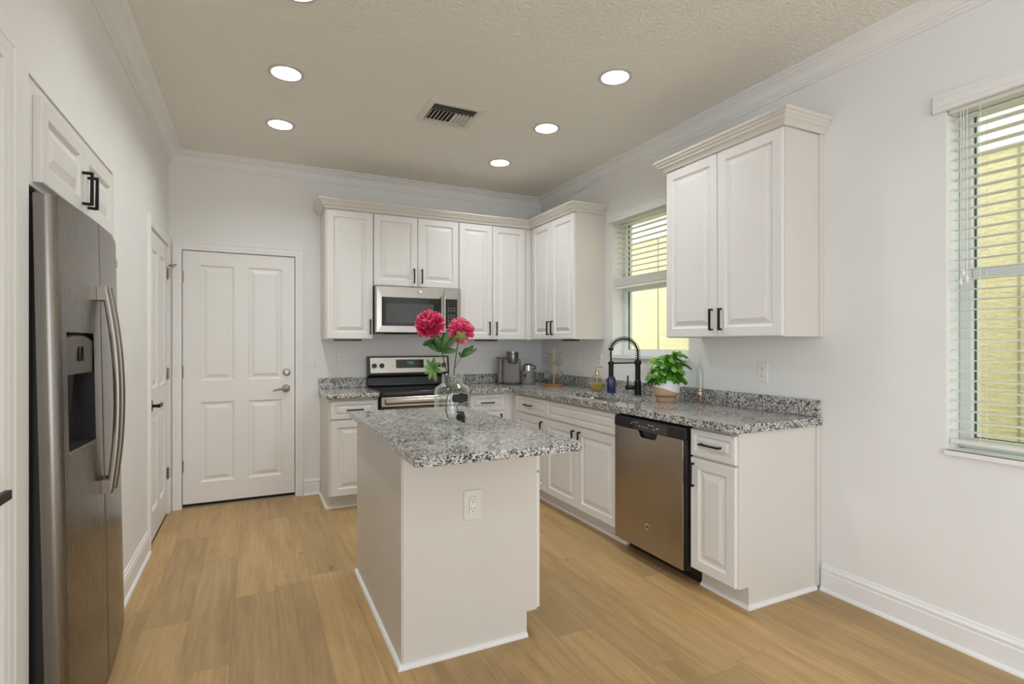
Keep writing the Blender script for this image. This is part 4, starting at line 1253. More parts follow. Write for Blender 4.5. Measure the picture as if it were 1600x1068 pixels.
# ------------------------------------------------------------------ things on the counters
# soap dispenser
SX, SY = 2.600, 3.715
t = thing('soap_dispenser', 'faceted glass soap dispenser with amber soap and copper pump by the sink', 'soap dispenser', (SX, SY, ZC))
prof = [(0.044, 0.0003), (0.048, 0.004), (0.076, 0.072), (0.042, 0.128), (0.018, 0.140), (0.018, 0.150)]
m = MB(); m.lathe((SX, SY, ZC), prof, 6, phase=-0.45); m.build('bottle', 'soap_glass', t)
m = MB(); m.lathe((SX, SY, ZC), [(0.038, 0.006), (0.043, 0.009), (0.0685, 0.066), (0.066, 0.070)], 6, phase=-0.45); m.build('liquid_soap', 'soap_amber', t)
m = MB(); m.lathe((SX, SY, ZC), [(0.021, 0.150), (0.021, 0.166), (0.014, 0.172), (0.009, 0.174), (0.007, 0.196), (0.012, 0.198), (0.012, 0.208), (0.002, 0.209)], 16)
m.tube([(SX, SY, ZC + 0.203), (SX + 0.030, SY - 0.014, ZC + 0.203), (SX + 0.044, SY - 0.021, ZC + 0.199)], 0.005, 8)
m.tube([(SX, SY, ZC + 0.149), (SX - 0.008, SY + 0.004, ZC + 0.02)], 0.003, 6)
m.build('pump', 'copper', t, smooth=True, merge=False)
# blue bottle
BX, BY = 2.620, 3.545
t = thing('soap_bottle', 'dark blue plastic bottle under the faucet spray head', 'bottle', (BX, BY, ZC))
m = MB()
rings = []
for z, s in ((0.0003, 0.94), (0.004, 1.0), (0.108, 1.0), (0.122, 0.92), (0.131, 0.72), (0.134, 0.5)):
    rings.append([(BX + 0.9 * a * s - 0.436 * -b * s, BY - 0.436 * a * s + 0.9 * b * s, ZC + z) for a, b in rrect(-0.034, 0.034, -0.022, 0.022, 0.016)])
m.rings(rings); m.build('body', 'blue_plastic', t, smooth=True, angle=50)
m = MB(); m.lathe((BX, BY, ZC), [(0.017, 0.1342), (0.017, 0.150), (0.002, 0.151)], 16); m.build('cap', 'blue_plastic', t, smooth=True)
LB = lambda u, w, n: (BX + 0.9 * u - 0.436 * n, BY - 0.436 * u - 0.9 * n, ZC + w)
m = MB()
m.fbox(LB, -0.015, 0.013, 0.092, 0.099, 0.0222, 0.0226); m.fbox(LB, -0.012, 0.016, 0.080, 0.086, 0.0222, 0.0226); m.fbox(LB, -0.018, 0.018, 0.058, 0.063, 0.0222, 0.0226); m.fbox(LB, -0.014, 0.014, 0.046, 0.049, 0.0222, 0.0226)
m.build('label_print', 'red_print', t, merge=False)

# potted basil
PX, PY = 2.572, 2.850
t = thing('potted_basil', 'bushy green basil in a white and tan pot by the faucet', 'plant', (PX, PY, ZC))
m = MB(); m.lathe((PX, PY, ZC), [(0.066, 0.0003), (0.068, 0.003), (0.068, 0.030), (0.060, 0.036), (0.074, 0.040), (0.088, 0.050), (0.091, 0.062), (0.091, 0.149), (0.089, 0.152), (0.084, 0.150), (0.083, 0.128)], 36); m.build('pot', 'pot_glaze', t, smooth=True, angle=40)
m = MB(); m.lathe((PX, PY, ZC), [(0.0820, 0.129), (0.0820, 0.136), (0.04, 0.140), (0.002, 0.141)], 28); m.build('soil', 'soil', t, smooth=True)
def leaf(m, lay, base, dir_, up, length, width, tone, cup=0.25, droop=0.3, nu=4, nv=8, tip=1.0, round_=False):
    d = Vector(dir_).normalized(); s = d.cross(Vector(up)).normalized(); n = s.cross(d).normalized()
    grid = []
    for j in range(nv + 1):
        v = j / nv if not round_ else 1 - (1 - j / nv) ** 1.7
        wd = width * (math.sin(PI * min(1, v * 0.92 + 0.04)) ** 0.75) * (1 - 0.12 * v) if not round_ else width * 1.08 * (max(0.02, v) ** 0.55) * ((1.03 - v) ** 0.42) * 1.45
        if j == nv: wd = width * 0.04 * tip
        c = Vector(base) + d * (length * v) - n * (droop * length * v * v) + n * (0.12 * length * math.sin(PI * v))
        row = []
        for i in range(nu + 1):
            x = -1 + 2 * i / nu
            p = c + s * (x * wd / 2) - n * (cup * wd * x * x * 0.5)
            q = m.bm.verts.new(p)
            q[lay] = max(0, min(1, tone + 0.22 * (abs(x) < 0.1) + 0.10 * (v - 0.5)))
            row.append(q)
        grid.append(row)
    for j in range(nv):
        for i in range(nu):
            m.bm.faces.new((grid[j][i], grid[j][i + 1], grid[j + 1][i + 1], grid[j + 1][i]))
rnd = random.Random(3)
m = MB(); lay = m.bm.verts.layers.float.new('tone')
ms = MB()
crown = [(-0.075, -0.01, 0.225), (-0.045, 0.02, 0.30), (0.0, -0.03, 0.325), (0.035, 0.02, 0.315), (0.070, -0.01, 0.345), (0.085, 0.0, 0.28), (0.01, -0.06, 0.26), (-0.05, -0.05, 0.24), (0.05, -0.05, 0.24), (0.0, 0.05, 0.27), (-0.03, -0.04, 0.285), (0.06, -0.03, 0.20), (-0.06, 0.0, 0.18)]
RV, FV = Vector((0.9, -0.436, 0)), Vector((-0.436, -0.9, 0))
for a, b, h in crown:
    top = Vector((PX, PY, ZC)) + RV * a - FV * b + Vector((0, 0, h - 0.02))
    bs = Vector((PX, PY, ZC + 0.138)) + RV * a * 0.3 - FV * b * 0.4
    ms.tube([bs, bs.lerp(top, 0.5) + Vector((0, 0, 0.012)), top], 0.0028, 6)
    a0 = rnd.random() * 6.28
    for k in range(4):
        an = a0 + k * PI / 2 + rnd.uniform(-.25, .25)
        dr = RV * math.cos(an) + FV * math.sin(an) + Vector((0, 0, rnd.uniform(0.0, 0.5)))
        big = rnd.uniform(0.85, 1.15)
        leaf(m, lay, top, dr, (0, 0, 1), 0.076 * big, 0.068 * big, rnd.uniform(0.2, 0.8), 0.85, 0.62, round_=True)
    for k in range(2):
        an = a0 + 0.8 + k * PI
        dr = RV * math.cos(an) + FV * math.sin(an) + Vector((0, 0, 0.9))
        leaf(m, lay, top, dr, RV * -math.cos(an) - FV * math.sin(an) + Vector((0, 0, 1)), 0.054, 0.046, rnd.uniform(0.6, 0.95), 0.7, 0.3, round_=True)
    mid = bs.lerp(top, 0.55) + Vector((0, 0, 0.01))
    for k in range(4):
        an = a0 + 0.5 + k * 1.6
        dr = RV * math.cos(an) + FV * math.sin(an) + Vector((0, 0, rnd.uniform(-0.2, 0.2)))
        leaf(m, lay, mid, dr, (0, 0, 1), 0.070, 0.062, rnd.uniform(0.1, 0.6), 0.85, 0.62, round_=True)
m.build('leaves', 'basil_leaf', t, smooth=True, angle=180, keep_normals=True, merge=False)
ms.build('stems', 'stem_green', t, smooth=True, merge=False)

# galileo thermometer
GX, GY = 2.690, 2.655
t = thing('galileo_thermometer', 'slim glass tube thermometer with coloured floats right of the basil', 'thermometer', (GX, GY, ZC))
m = MB(); m.lathe((GX, GY, ZC), [(0.020, 0.0003), (0.0245, 0.003), (0.0245, 0.226), (0.020, 0.240), (0.010, 0.252), (0.0055, 0.275), (0.004, 0.310), (0.001, 0.318)], 22); m.build('tube', 'mug_glass', t, smooth=True)
for z, c, r_ in ((0.020, 'float_red', 0.0135), (0.046, 'float_red', 0.0125), (0.067, 'float_white', 0.0135), (0.089, 'float_yellow', 0.0135)):
    m = MB(); m.lathe((GX + (0.005 if z < 0.06 and z > 0.03 else 0), GY, ZC + z), [(0.002, -r_), (r_ * 0.7, -r_ * 0.72), (r_, 0), (r_ * 0.7, r_ * 0.72), (0.002, r_)], 14); m.build('float', c, t, smooth=True)
m = MB()
for z in (0.055, 0.078): m.lathe((GX, GY, ZC + z), [(0.012, 0), (0.012, 0.0035)], 12)
m.build('float_tag', 'black_metal', t, merge=False)

# coffee maker
KC = Vector((2.325, 4.760, ZC))
KF = lambda u, w, n: tuple(KC + RV * u + FV * n + Vector((0, 0, w)))
t = thing('coffee_maker', 'grey single-cup coffee maker with milk frother in the corner', 'coffee maker', tuple(KC))
m = MB()
rings = []
for w in (0.012, 0.250):
    rings.append([KF(a, w, b) for a, b in rrect(-0.105, 0.072, -0.105, 0.045, 0.028)])
m.rings(rings); m.build('body', 'keurig_grey', t, bevel=0.008, seg=3, smooth=True)
m = MB()
m.rings([[KF(a, w, b) for a, b in rrect(-0.158, -0.1055, -0.10, 0.02, 0.02)] for w in (0.012, 0.245)]); m.build('water_tank', 'keurig_grey', t, bevel=0.004, smooth=True)
m = MB(); m.fbox(KF, -0.172, -0.06, 0.2510, 0.262, -0.02, 0.03); m.build('lid_handle', 'keurig_dark', t, bevel=0.004)
m = MB()
c = KF(-0.008, 0, 0.030)
m.lathe((c[0], c[1], ZC), [(0.040, 0.205), (0.052, 0.212), (0.058, 0.250), (0.060, 0.282), (0.058, 0.290), (0.060, 0.296), (0.060, 0.312), (0.052, 0.322), (0.002, 0.324)], 28); m.build('brew_head', 'keurig_metal', t, smooth=True)
m = MB()
rings = []
for w in (0.0003, 0.020): rings.append([KF(-0.010 + 0.090 * math.cos(2 * PI * k / 28), w, 0.035 + 0.085 * math.sin(2 * PI * k / 28)) for k in range(28)])
m.rings(rings); m.build('drip_tray', 'keurig_dark', t, bevel=0.004, smooth=True)
m = MB(); m.rings([[KF(a, w, b) for a, b in rrect(0.0725, 0.222, -0.07, 0.075, 0.060)] for w in (0.0003, 0.131)]); m.build('frother_base', 'keurig_grey', t, bevel=0.006, seg=3, smooth=True)
m = MB()
for u, w in ((0.100, 0.088), (0.116, 0.080), (0.116, 0.098)):
    m.lathe(KF(u, w, 0.0762), [(0.006, -0.006), (0.006, 0.006)], 10)
m.build('button', 'black_plastic', t, merge=False)
m = MB()
c = KF(0.148, 0, 0.0)
m.lathe((c[0], c[1], ZC), [(0.044, 0.1315), (0.044, 0.185), (0.040, 0.187), (0.002, 0.187)], 24); fc_ = m.build('frother_cup', 'chrome', t, smooth=True, angle=40)
m = MB(); m.lathe((c[0], c[1], ZC), [(0.040, 0.1873), (0.040, 0.197), (0.030, 0.201), (0.002, 0.202)], 20)
m.tube([KF(0.190, 0.180, 0.005), KF(0.215, 0.178, 0.010), KF(0.222, 0.155, 0.010), KF(0.195, 0.145, 0.005)], 0.006, 8)
m.fbox(KF, 0.085, 0.106, 0.133, 0.186, -0.01, 0.02)
m.build('cup_lid_and_handle', 'black_plastic', fc_, smooth=True, merge=False)

# mug tree with glass mugs
TX, TY = 2.535, 4.325
TC = Vector((TX, TY, ZC))
TF = lambda u, w, n: tuple(TC + RV * u + FV * n + Vector((0, 0, w)))
t = thing('mug_tree', 'gold mug tree with round wooden base in the counter corner', 'mug tree', tuple(TC))
m = MB(); m.lathe(tuple(TC), [(0.086, 0.0003), (0.090, 0.004), (0.090, 0.014), (0.084, 0.018), (0.002, 0.018)], 36); m.build('base', 'acacia', t, smooth=True, angle=40)
m = MB(); m.tube([TF(-0.004, 0.0183, 0), TF(-0.004, 0.355, 0)], 0.0034, 10); m.tube([TF(0.008, 0.0183, 0), TF(0.008, 0.345, 0)], 0.0030, 10); m.build('pole', 'gold', t, smooth=True, merge=False)
for (u1, w0, w1, n1) in ((-0.082, 0.285, 0.318, 0.02), (0.088, 0.285, 0.325, 0.02), (-0.030, 0.215, 0.250, 0.085), (-0.080, 0.195, 0.225, -0.03), (0.086, 0.158, 0.186, 0.02), (0.030, 0.205, 0.235, -0.07)):
    m = MB(); m.tube([TF(0.002, w0, 0.0), TF(u1 * 0.5, w0 + (w1 - w0) * 0.42, n1 * 0.5), TF(u1, w1, n1)], 0.0038, 8); m.build('arm', 'gold', t, smooth=True)
def mug(label, u, w, n, ax):
    c = Vector(TF(u, w, n)); ax = (RV * ax[0] + FV * ax[2] + Vector((0, 0, ax[1]))).normalized()
    rt = thing('glass_mug', label, 'mug', tuple(c), 'clear glass mugs on the mug tree')
    s = ax.cross(Vector((0, 0, 1))).normalized(); q = s.cross(ax)
    m = MB()
    rings = [[tuple(c + ax * h + (s * math.cos(2 * PI * k / 24) + q * math.sin(2 * PI * k / 24)) * r_) for k in range(24)] for r_, h in ((0.024, -0.045), (0.030, -0.042), (0.036, -0.02), (0.038, 0.035), (0.036, 0.036), (0.034, -0.018), (0.026, -0.038), (0.002, -0.039))]
    m.rings(rings); m.build('cup', 'mug_glass', rt, smooth=True)
    m = MB(); m.tube([tuple(c + q * (0.036 + 0.024 * math.sin(PI * k / 8)) + ax * (-0.022 + 0.046 * k / 8)) for k in range(9)], 0.004, 8); m.build('handle', 'mug_glass', rt, smooth=True)
mug('glass mug low on the left of the mug tree', -0.050, 0.110, 0.040, (-0.25, 0.10, 1))
mug('glass mug low on the right of the mug tree', 0.052, 0.105, 0.030, (0.30, 0.05, 1))
mug('glass mug high on the left of the mug tree', -0.046, 0.228, -0.055, (-0.7, 0.4, 0.5))
mug('glass mug high on the right of the mug tree', 0.052, 0.232, -0.045, (0.6, 0.3, 0.7))

# glass drink jar with peonies
JC = Vector((0.920, 2.600, ZC))
JF, JR = Vector((-0.3336, -0.9427, 0)), Vector((0.9427, -0.3336, 0))
t = thing('drink_jar', 'clear glass drink jar with chalk label and black tap on the island', 'jar', tuple(JC))
po = [(0.070, 0.0003), (0.082, 0.004), (0.089, 0.014), (0.093, 0.030), (0.0935, 0.150), (0.091, 0.166), (0.082, 0.180), (0.066, 0.190), (0.056, 0.196), (0.0535, 0.202), (0.0535, 0.210), (0.0555, 0.212), (0.0555, 0.216), (0.0535, 0.218), (0.0535, 0.226), (0.0555, 0.228), (0.0555, 0.232), (0.0535, 0.234), (0.054, 0.240), (0.0525, 0.2425)]
pi_ = [(0.0495, 0.241), (0.0495, 0.200), (0.060, 0.189), (0.078, 0.176), (0.087, 0.162), (0.0893, 0.148), (0.0890, 0.030), (0.084, 0.018), (0.070, 0.012), (0.030, 0.016), (0.002, 0.018)]
m = MB(); m.lathe(tuple(JC), po + pi_, 40); m.build('glass_body', 'jar_glass', t, smooth=True, angle=60)
def jdir(a): return JF * math.cos(a) + JR * math.sin(a)
def plaque(name, mat, sc, n0, n1, phi, zc):
    m = MB(); K = 28
    for layer in (0, 1): pass
    top0, bot0, top1, bot1 = [], [], [], []
    for k in range(K + 1):
        tt = -1 + 2 * k / K
        hgt = (0.0215 + 0.0015 * math.cos(2 * PI * tt) + 0.007 * max(0, 1 - abs(tt) * 2.6) ** 1.3) * (1 - abs(tt) ** 7) ** 0.5 + 0.0005
        hgt *= sc
        a = phi + tt * 0.50 * sc
        dv = jdir(a)
        for lst, s_, rr in ((top0, 1, n0), (bot0, -1, n0), (top1, 1, n1), (bot1, -1, n1)):
            lst.append(JC + dv * rr + Vector((0, 0, zc + s_ * hgt)))
    v = [[m.bm.verts.new(p) for p in l] for l in (top0, bot0, top1, bot1)]
    for k in range(K):
        m.bm.faces.new((v[2][k], v[3][k], v[3][k + 1], v[2][k + 1]))
        m.bm.faces.new((v[0][k], v[0][k + 1], v[1][k + 1], v[1][k]))
        m.bm.faces.new((v[0][k], v[2][k], v[2][k + 1], v[0][k + 1]))
        m.bm.faces.new((v[1][k], v[1][k + 1], v[3][k + 1], v[3][k]))
    return m.build(name, mat, t, smooth=True, angle=50, merge=False)
plaque('label_border', 'label_edge', 1.09, 0.0938, 0.0950, 0.47, 0.128)
plaque('chalk_label', 'label_chalk', 1.0, 0.0951, 0.0960, 0.47, 0.128)
m = MB()
for zz, dz in ((0.128, -1), (0.150, 1)):
    m.tube([tuple(JC + jdir(-0.47 + 0.46 * (-1 + k / 12)) * 0.0945 + Vector((0, 0, zz + dz * 0.005 * math.cos(2 * PI * (-1 + k / 12)))) - Vector((0, 0, 0.028 if dz < 0 else 0))) for k in range(25)], 0.0009, 6)
# a little raised star
ctr = -0.50
st = []
for k in range(11):
    r_ = 0.010 if k % 2 == 0 else 0.0045
    a = PI / 2 + k * PI / 5
    st.append(tuple(JC + jdir(ctr + r_ * math.cos(a) / 0.094) * 0.0945 + Vector((0, 0, 0.132 + r_ * math.sin(a)))))
m.tube(st, 0.0010, 6)
m.build('raised_ornament', 'label_edge', t, smooth=True, merge=False)
sd = jdir(0.40); sr = jdir(0.40 + PI / 2)
sp0 = JC + Vector((0, 0, 0.034))
m = MB()
m.tube([tuple(sp0 + sd * 0.0938), tuple(sp0 + sd * 0.101)], 0.019, 18)
m.tube([tuple(sp0 + sd * 0.1012), tuple(sp0 + sd * 0.132)], 0.0105, 14)
e = sp0 + sd * 0.136
m.tube([tuple(e + Vector((0, 0, 0.016))), tuple(e - Vector((0, 0, 0.021)))], [0.0105, 0.0085], 14)
m.tube([tuple(e + Vector((0, 0, 0.0165))), tuple(e + Vector((0, 0, 0.026))), tuple(e + Vector((0, 0, 0.031)) - sr * 0.012), tuple(e + Vector((0, 0, 0.031)) - sr * 0.036 - sd * 0.004)], [0.006, 0.006, 0.006, 0.003], 8)
m.build('tap', 'black_plastic', t, smooth=True, merge=False)
m = MB(); m.tube([tuple(sp0 + sd * 0.0840), tuple(sp0 + sd * 0.0885)], 0.021, 18); m.build('tap_washer', 'mug_glass', t)

def jp(lat, dep, z): return JC + JR * lat + JF * dep + Vector((0, 0, z))
def petal(m, lay, base, d, n, length, width, tone, curl):
    d = d.normalized(); s = d.cross(n).normalized(); n = s.cross(d).normalized()
    prof = ((0.0, 0.30), (0.35, 0.72), (0.70, 1.0), (0.90, 0.82), (1.0, 0.42))
    rows = []
    for v, wd in prof:
        c = base + d * (length * v) + n * (curl * length * v * v)
        row = []
        for i in range(4):
            x = -1 + 2 * i / 3
            p = c + s * (x * width * wd / 2) + n * (0.35 * width * wd * x * x * 0.5)
            q = m.bm.verts.new(p); q[lay] = max(0, min(1, tone * (0.45 + 0.6 * v) + (0.12 if v > 0.95 else 0)))
            row.append(q)
        rows.append(row)
    for a, b in zip(rows, rows[1:]):
        for i in range(3): m.bm.faces.new((a[i], a[i + 1], b[i + 1], b[i]))
def bloom(parent, c, axis, r, npet, seed, maxpolar, long_=1.0):
    rn = random.Random(seed)
    m = MB(); lay = m.bm.verts.layers.float.new('tone')
    ax = Vector(axis).normalized(); a1 = ax.cross(Vector((0.3, 0.9, 0.1))).normalized(); a2 = ax.cross(a1)
    c = Vector(c)
    rg = []
    for j in range(7):
        pa = PI * j / 6
        rr = max(0.001, r * 0.46 * math.sin(pa))
        rg.append([c + ax * (r * 0.06) + ax * (r * 0.45 * math.cos(pa)) + (a1 * math.cos(2 * PI * i / 12) + a2 * math.sin(2 * PI * i / 12)) * rr for i in range(12)])
    vv = [[m.bm.verts.new(p) for p in ring] for ring in rg]
    for ra, rb in zip(vv, vv[1:]):
        for i in range(12):
            m.bm.faces.new((ra[i], ra[(i + 1) % 12], rb[(i + 1) % 12], rb[i]))
    for ring in vv:
        for q in ring: q[lay] = 0.12
    for k in range(npet):
        f = (k + 0.5) / npet
        pol = maxpolar * f ** 0.62
        az = k * 2.39996 + rn.uniform(-0.2, 0.2)
        dv = ax * math.cos(pol) + (a1 * math.cos(az) + a2 * math.sin(az)) * math.sin(pol)
        tang = (a1 * -math.sin(az) + a2 * math.cos(az))
        rr = r * rn.uniform(0.86, 1.06)
        ln_ = rr * rn.uniform(0.60, 0.75) * long_
        d2 = (dv + ax * 0.25 * math.sin(pol) + tang * rn.uniform(-0.25, 0.25)).normalized()
        base = c + dv * (rr - ln_ * 0.95)
        inward = ax if pol > 0.35 else a1
        nn = (inward - dv * inward.dot(dv))
        if nn.length < 0.1: nn = a1
        petal(m, lay, base, d2, nn + tang * rn.uniform(-0.4, 0.4), ln_, r * rn.uniform(0.24, 0.34) , rn.uniform(0.45, 1.0), rn.uniform(0.02, 0.20))
    return m.build('bloom', 'peony_petal', parent, smooth=True, angle=180, keep_normals=True, merge=False)
# left peony
c1 = jp(-0.112, 0.0, 0.492)
t = thing('peony_stem', 'larger pink peony, leaning left out of the glass jar', 'flower', tuple(jp(-0.01, 0.03, 0.02)), 'pink peonies in the glass jar')
stem1 = [jp(-0.020, 0.030, 0.022), jp(-0.034, 0.025, 0.060), jp(-0.030, 0.020, 0.115), jp(-0.012, 0.012, 0.175), jp(-0.016, 0.006, 0.215), jp(-0.035, 0.0, 0.280), jp(-0.054, 0.0, 0.360), jp(-0.072, 0.0, 0.420), jp(-0.098, 0.0, 0.462)]
m = MB(); m.tube([tuple(p) for p in stem1], 0.0032, 8); m.build('stem', 'stem_green', t, smooth=True)
bloom(t, c1, (-0.30, -0.45, 0.75), 0.080, 200, 11, 2.15, 0.8)
m = MB(); lay = m.bm.verts.layers.float.new('tone')
for k in range(5):
    a = k * 2 * PI / 5
    dv = (JR * math.cos(a) + JF * math.sin(a)) + Vector((0.25, 0.1, -0.35))
    leaf(m, lay, c1 + Vector((0.024, 0.010, -0.066)), dv, (0, 0, -1), 0.032, 0.022, 0.8, 0.4, 0.1)
m.build('sepals', 'sepal_green', t, smooth=True, angle=180, keep_normals=True, merge=False)
m = MB(); lay = m.bm.verts.layers.float.new('tone')
nd = stem1[6]
for (a, b, z, l, w, tn) in ((-0.9, 0.2, 0.62, 0.105, 0.036, 0.30), (-0.35, 0.5, 1.0, 0.115, 0.042, 0.35), (0.25, 0.35, 1.0, 0.110, 0.050, 0.55), (0.75, 0.1, 0.85, 0.100, 0.046, 0.50), (0.9, 0.45, 0.10, 0.085, 0.036, 0.60), (-0.9, 0.4, 0.42, 0.075, 0.030, 0.35), (0.35, -0.5, 0.8, 0.10, 0.042, 0.40)):
    leaf(m, lay, nd, JR * a + JF * b + Vector((0, 0, z)), (JF * 0.8 + Vector((0, 0, 0.5))), l, w, tn, 0.45, 0.12)
for (a, b, z, l, w, tn) in ((-0.2, 0.6, 0.5, 0.070, 0.030, 0.5), (-0.95, -0.1, 0.05, 0.080, 0.034, 0.30)):
    leaf(m, lay, stem1[7] + Vector((0, 0, -0.02)), JR * a + JF * b + Vector((0, 0, z)), (JF * 0.7 + Vector((0, 0, 0.6))), l, w, tn, 0.45, 0.2)
leaf(m, lay, stem1[7], JR * -0.85 + JF * 0.3 + Vector((0, 0, -0.15)), (JF * 0.6 + Vector((0, 0, 0.8))), 0.085, 0.034, 0.35, 0.4, 0.15)
nd2 = jp(-0.100, 0.03, 0.262)
m2 = MB(); m2.tube([tuple(stem1[5]), tuple(jp(-0.07, 0.02, 0.285)), tuple(nd2 + Vector((0, 0, 0.02)))], 0.0018, 6); m2.build('side_stem', 'stem_green', t, smooth=True)
for (a, b, z, l, w, tn) in ((-0.5, 0.3, 0.75, 0.055, 0.022, 0.75), (0.15, 0.4, 0.9, 0.060, 0.022, 0.7), (-0.8, 0.3, 0.2, 0.045, 0.024, 0.9), (-0.25, 0.5, -0.8, 0.065, 0.026, 0.8), (0.25, 0.4, -0.9, 0.075, 0.028, 0.7), (0.7, 0.3, -0.3, 0.055, 0.024, 0.65), (-0.6, 0.4, -0.4, 0.05, 0.024, 0.95), (0.5, 0.3, 0.4, 0.05, 0.02, 0.7)):
    leaf(m, lay, nd2 + Vector((0, 0, 0.015)), JR * a + JF * b + Vector((0, 0, z)), (JF + Vector((0, 0, 0.3))), l, w, tn, 0.4, 0.15)
m.build('leaves', 'peony_leaf', t, smooth=True, angle=180, keep_normals=True, merge=False)
# right peony
t = thing('peony_stem', 'smaller pink peony, upright at the right in the glass jar', 'flower', tuple(jp(0.03, -0.01, 0.02)), 'pink peonies in the glass jar')
stem2 = [jp(0.038, 0.030, 0.030), jp(0.020, 0.020, 0.085), jp(0.000, 0.0, 0.150), jp(0.004, -0.015, 0.205), jp(0.010, -0.02, 0.270), jp(0.020, -0.02, 0.350), jp(0.030, -0.012, 0.410), jp(0.034, -0.006, 0.432)]
m = MB(); m.tube([tuple(p) for p in stem2], 0.0030, 8); m.build('stem', 'stem_green', t, smooth=True)
c2 = jp(0.042, -0.040, 0.466)
AX2 = Vector((0.22, 0.68, 0.62)).normalized()
bloom(t, c2, tuple(AX2), 0.071, 190, 5, 2.35, 1.0)
m = MB(); lay = m.bm.verts.layers.float.new('tone')
for k in range(5):
    a = k * 2 * PI / 5 + 0.4
    b1 = AX2.cross(Vector((0, 0, 1))).normalized(); b2 = AX2.cross(b1)
    dv = b1 * math.cos(a) + b2 * math.sin(a) + AX2 * 0.55
    leaf(m, lay, c2 - AX2 * 0.052, dv, tuple(-AX2), 0.040, 0.028, 0.85, 0.4, -0.15)
m.build('sepals', 'sepal_green', t, smooth=True, angle=180, keep_normals=True, merge=False)
m = MB(); lay = m.bm.verts.layers.float.new('tone')
b3 = jp(0.045, -0.015, 0.330)
m2 = MB(); m2.tube([tuple(stem2[4]), tuple(jp(0.030, -0.018, 0.305)), tuple(b3)], 0.0018, 6); m2.build('side_stem', 'stem_green', t, smooth=True)
for (a, b, z, l, w, tn) in ((0.75, 0.1, 0.75, 0.090, 0.026, 0.35), (0.95, 0.2, 0.55, 0.095, 0.026, 0.55), (0.5, -0.1, 0.9, 0.060, 0.020, 0.30), (-0.3, 0.2, 0.9, 0.030, 0.014, 0.3)):
    leaf(m, lay, b3, JR * a + JF * b + Vector((0, 0, z)), (JF + Vector((0, 0, 0.3))), l, w, tn, 0.5, 0.15)
m.build('leaves', 'peony_leaf', t, smooth=True, angle=180, keep_normals=True, merge=False)

# ------------------------------------------------------------------ outlets and switches
def plate(kind, label, F, u, w, W, H, mat='plate_white', n=0.0006):
    c = F(u, w, 0)
    name = 'wall_outlet' if kind in ('duplex', 'decora') else 'light_switch'
    t = thing(name, label, 'outlet' if name == 'wall_outlet' else 'switch', c)
    m = MB(); m.fbox(F, u - W / 2, u + W / 2, w - H / 2, w + H / 2, n, n + 0.006); m.build('cover_plate', mat, t, bevel=0.003)
    if kind == 'switch':
        m = MB(); m.fbox(F, u - 0.017, u + 0.017, w - 0.034, w + 0.034, n + 0.0061, n + 0.008); m.hexa([F(u - 0.013, w - 0.028, n + 0.0081), F(u + 0.013, w - 0.028, n + 0.0081), F(u + 0.013, w - 0.028, n + 0.014), F(u - 0.013, w - 0.028, n + 0.014), F(u - 0.013, w + 0.028, n + 0.0081), F(u + 0.013, w + 0.028, n + 0.0081), F(u + 0.013, w + 0.028, n + 0.010), F(u - 0.013, w + 0.028, n + 0.010)])
        m.build('rocker', mat, t, merge=False)
        m = MB(); fr_ = 0.0185
        m.fbox(F, u - fr_, u - 0.0172, w - 0.0355, w + 0.0355, n + 0.0061, n + 0.0066); m.fbox(F, u + 0.0172, u + fr_, w - 0.0355, w + 0.0355, n + 0.0061, n + 0.0066)
        m.build('rocker_gap', 'lens_strip', t, merge=False)
        return t
    m = MB()
    if kind == 'decora': m.fbox(F, u - 0.0165, u + 0.0165, w - 0.034, w + 0.034, n + 0.0061, n + 0.0085)
    else:
        for s in (-1, 1): m.fprism(F, [(u + a, w + s * 0.0195 + b) for a, b in rrect(-0.017, 0.017, -0.0145, 0.0145, 0.010)], n + 0.0061, n + 0.0078)
    m.build('receptacle', 'plate_white', t, merge=False)
    m = MB()
    top = n + (0.0086 if kind == 'decora' else 0.0079)
    for s in (-1, 1):
        z = w + s * 0.0195
        m.fbox(F, u - 0.0075, u - 0.0050, z - 0.001, z + 0.009, top, top + 0.0004); m.fbox(F, u + 0.0050, u + 0.0075, z + 0.000, z + 0.008, top, top + 0.0004)
        m.flathe(F, u, z - 0.0075, [(0.0028, top), (0.0028, top + 0.0004)], 10)
    m.build('slots', 'slot_dark', t, merge=False)
    if kind == 'decora':
        m = MB(); g = 0.0183
        m.fbox(F, u - g, u - 0.0168, w - 0.0358, w + 0.0358, n + 0.0061, n + 0.0066); m.fbox(F, u + 0.0168, u + g, w - 0.0358, w + 0.0358, n + 0.0061, n + 0.0066); m.fbox(F, u - 0.0168, u + 0.0168, w + 0.0343, w + 0.0358, n + 0.0061, n + 0.0066)
        m.build('frame_gap', 'lens_strip', t, merge=False)
    return t
plate('switch', 'white rocker light switch right of the back door', FY(D), 0.464, 1.181, 0.074, 0.120)
plate('duplex', 'white outlet on the back wall left of the range', FY(D), 0.671, 1.186, 0.074, 0.120)
plate('switch', 'white wall switch right of the mug tree', FX(R), -4.275, 1.180, 0.085, 0.120)
plate('duplex', 'white outlet on the sink wall behind the soap dispenser', FX(R), -3.930, 1.180, 0.074, 0.120)
plate('duplex', 'white outlet below the cabinet between the windows', FX(R), -2.238, 1.160, 0.074, 0.120)
plate('decora', 'almond outlet plate on the front of the island', FY(IY0), 0.855, 0.634, 0.083, 0.128, 'plate_almond')

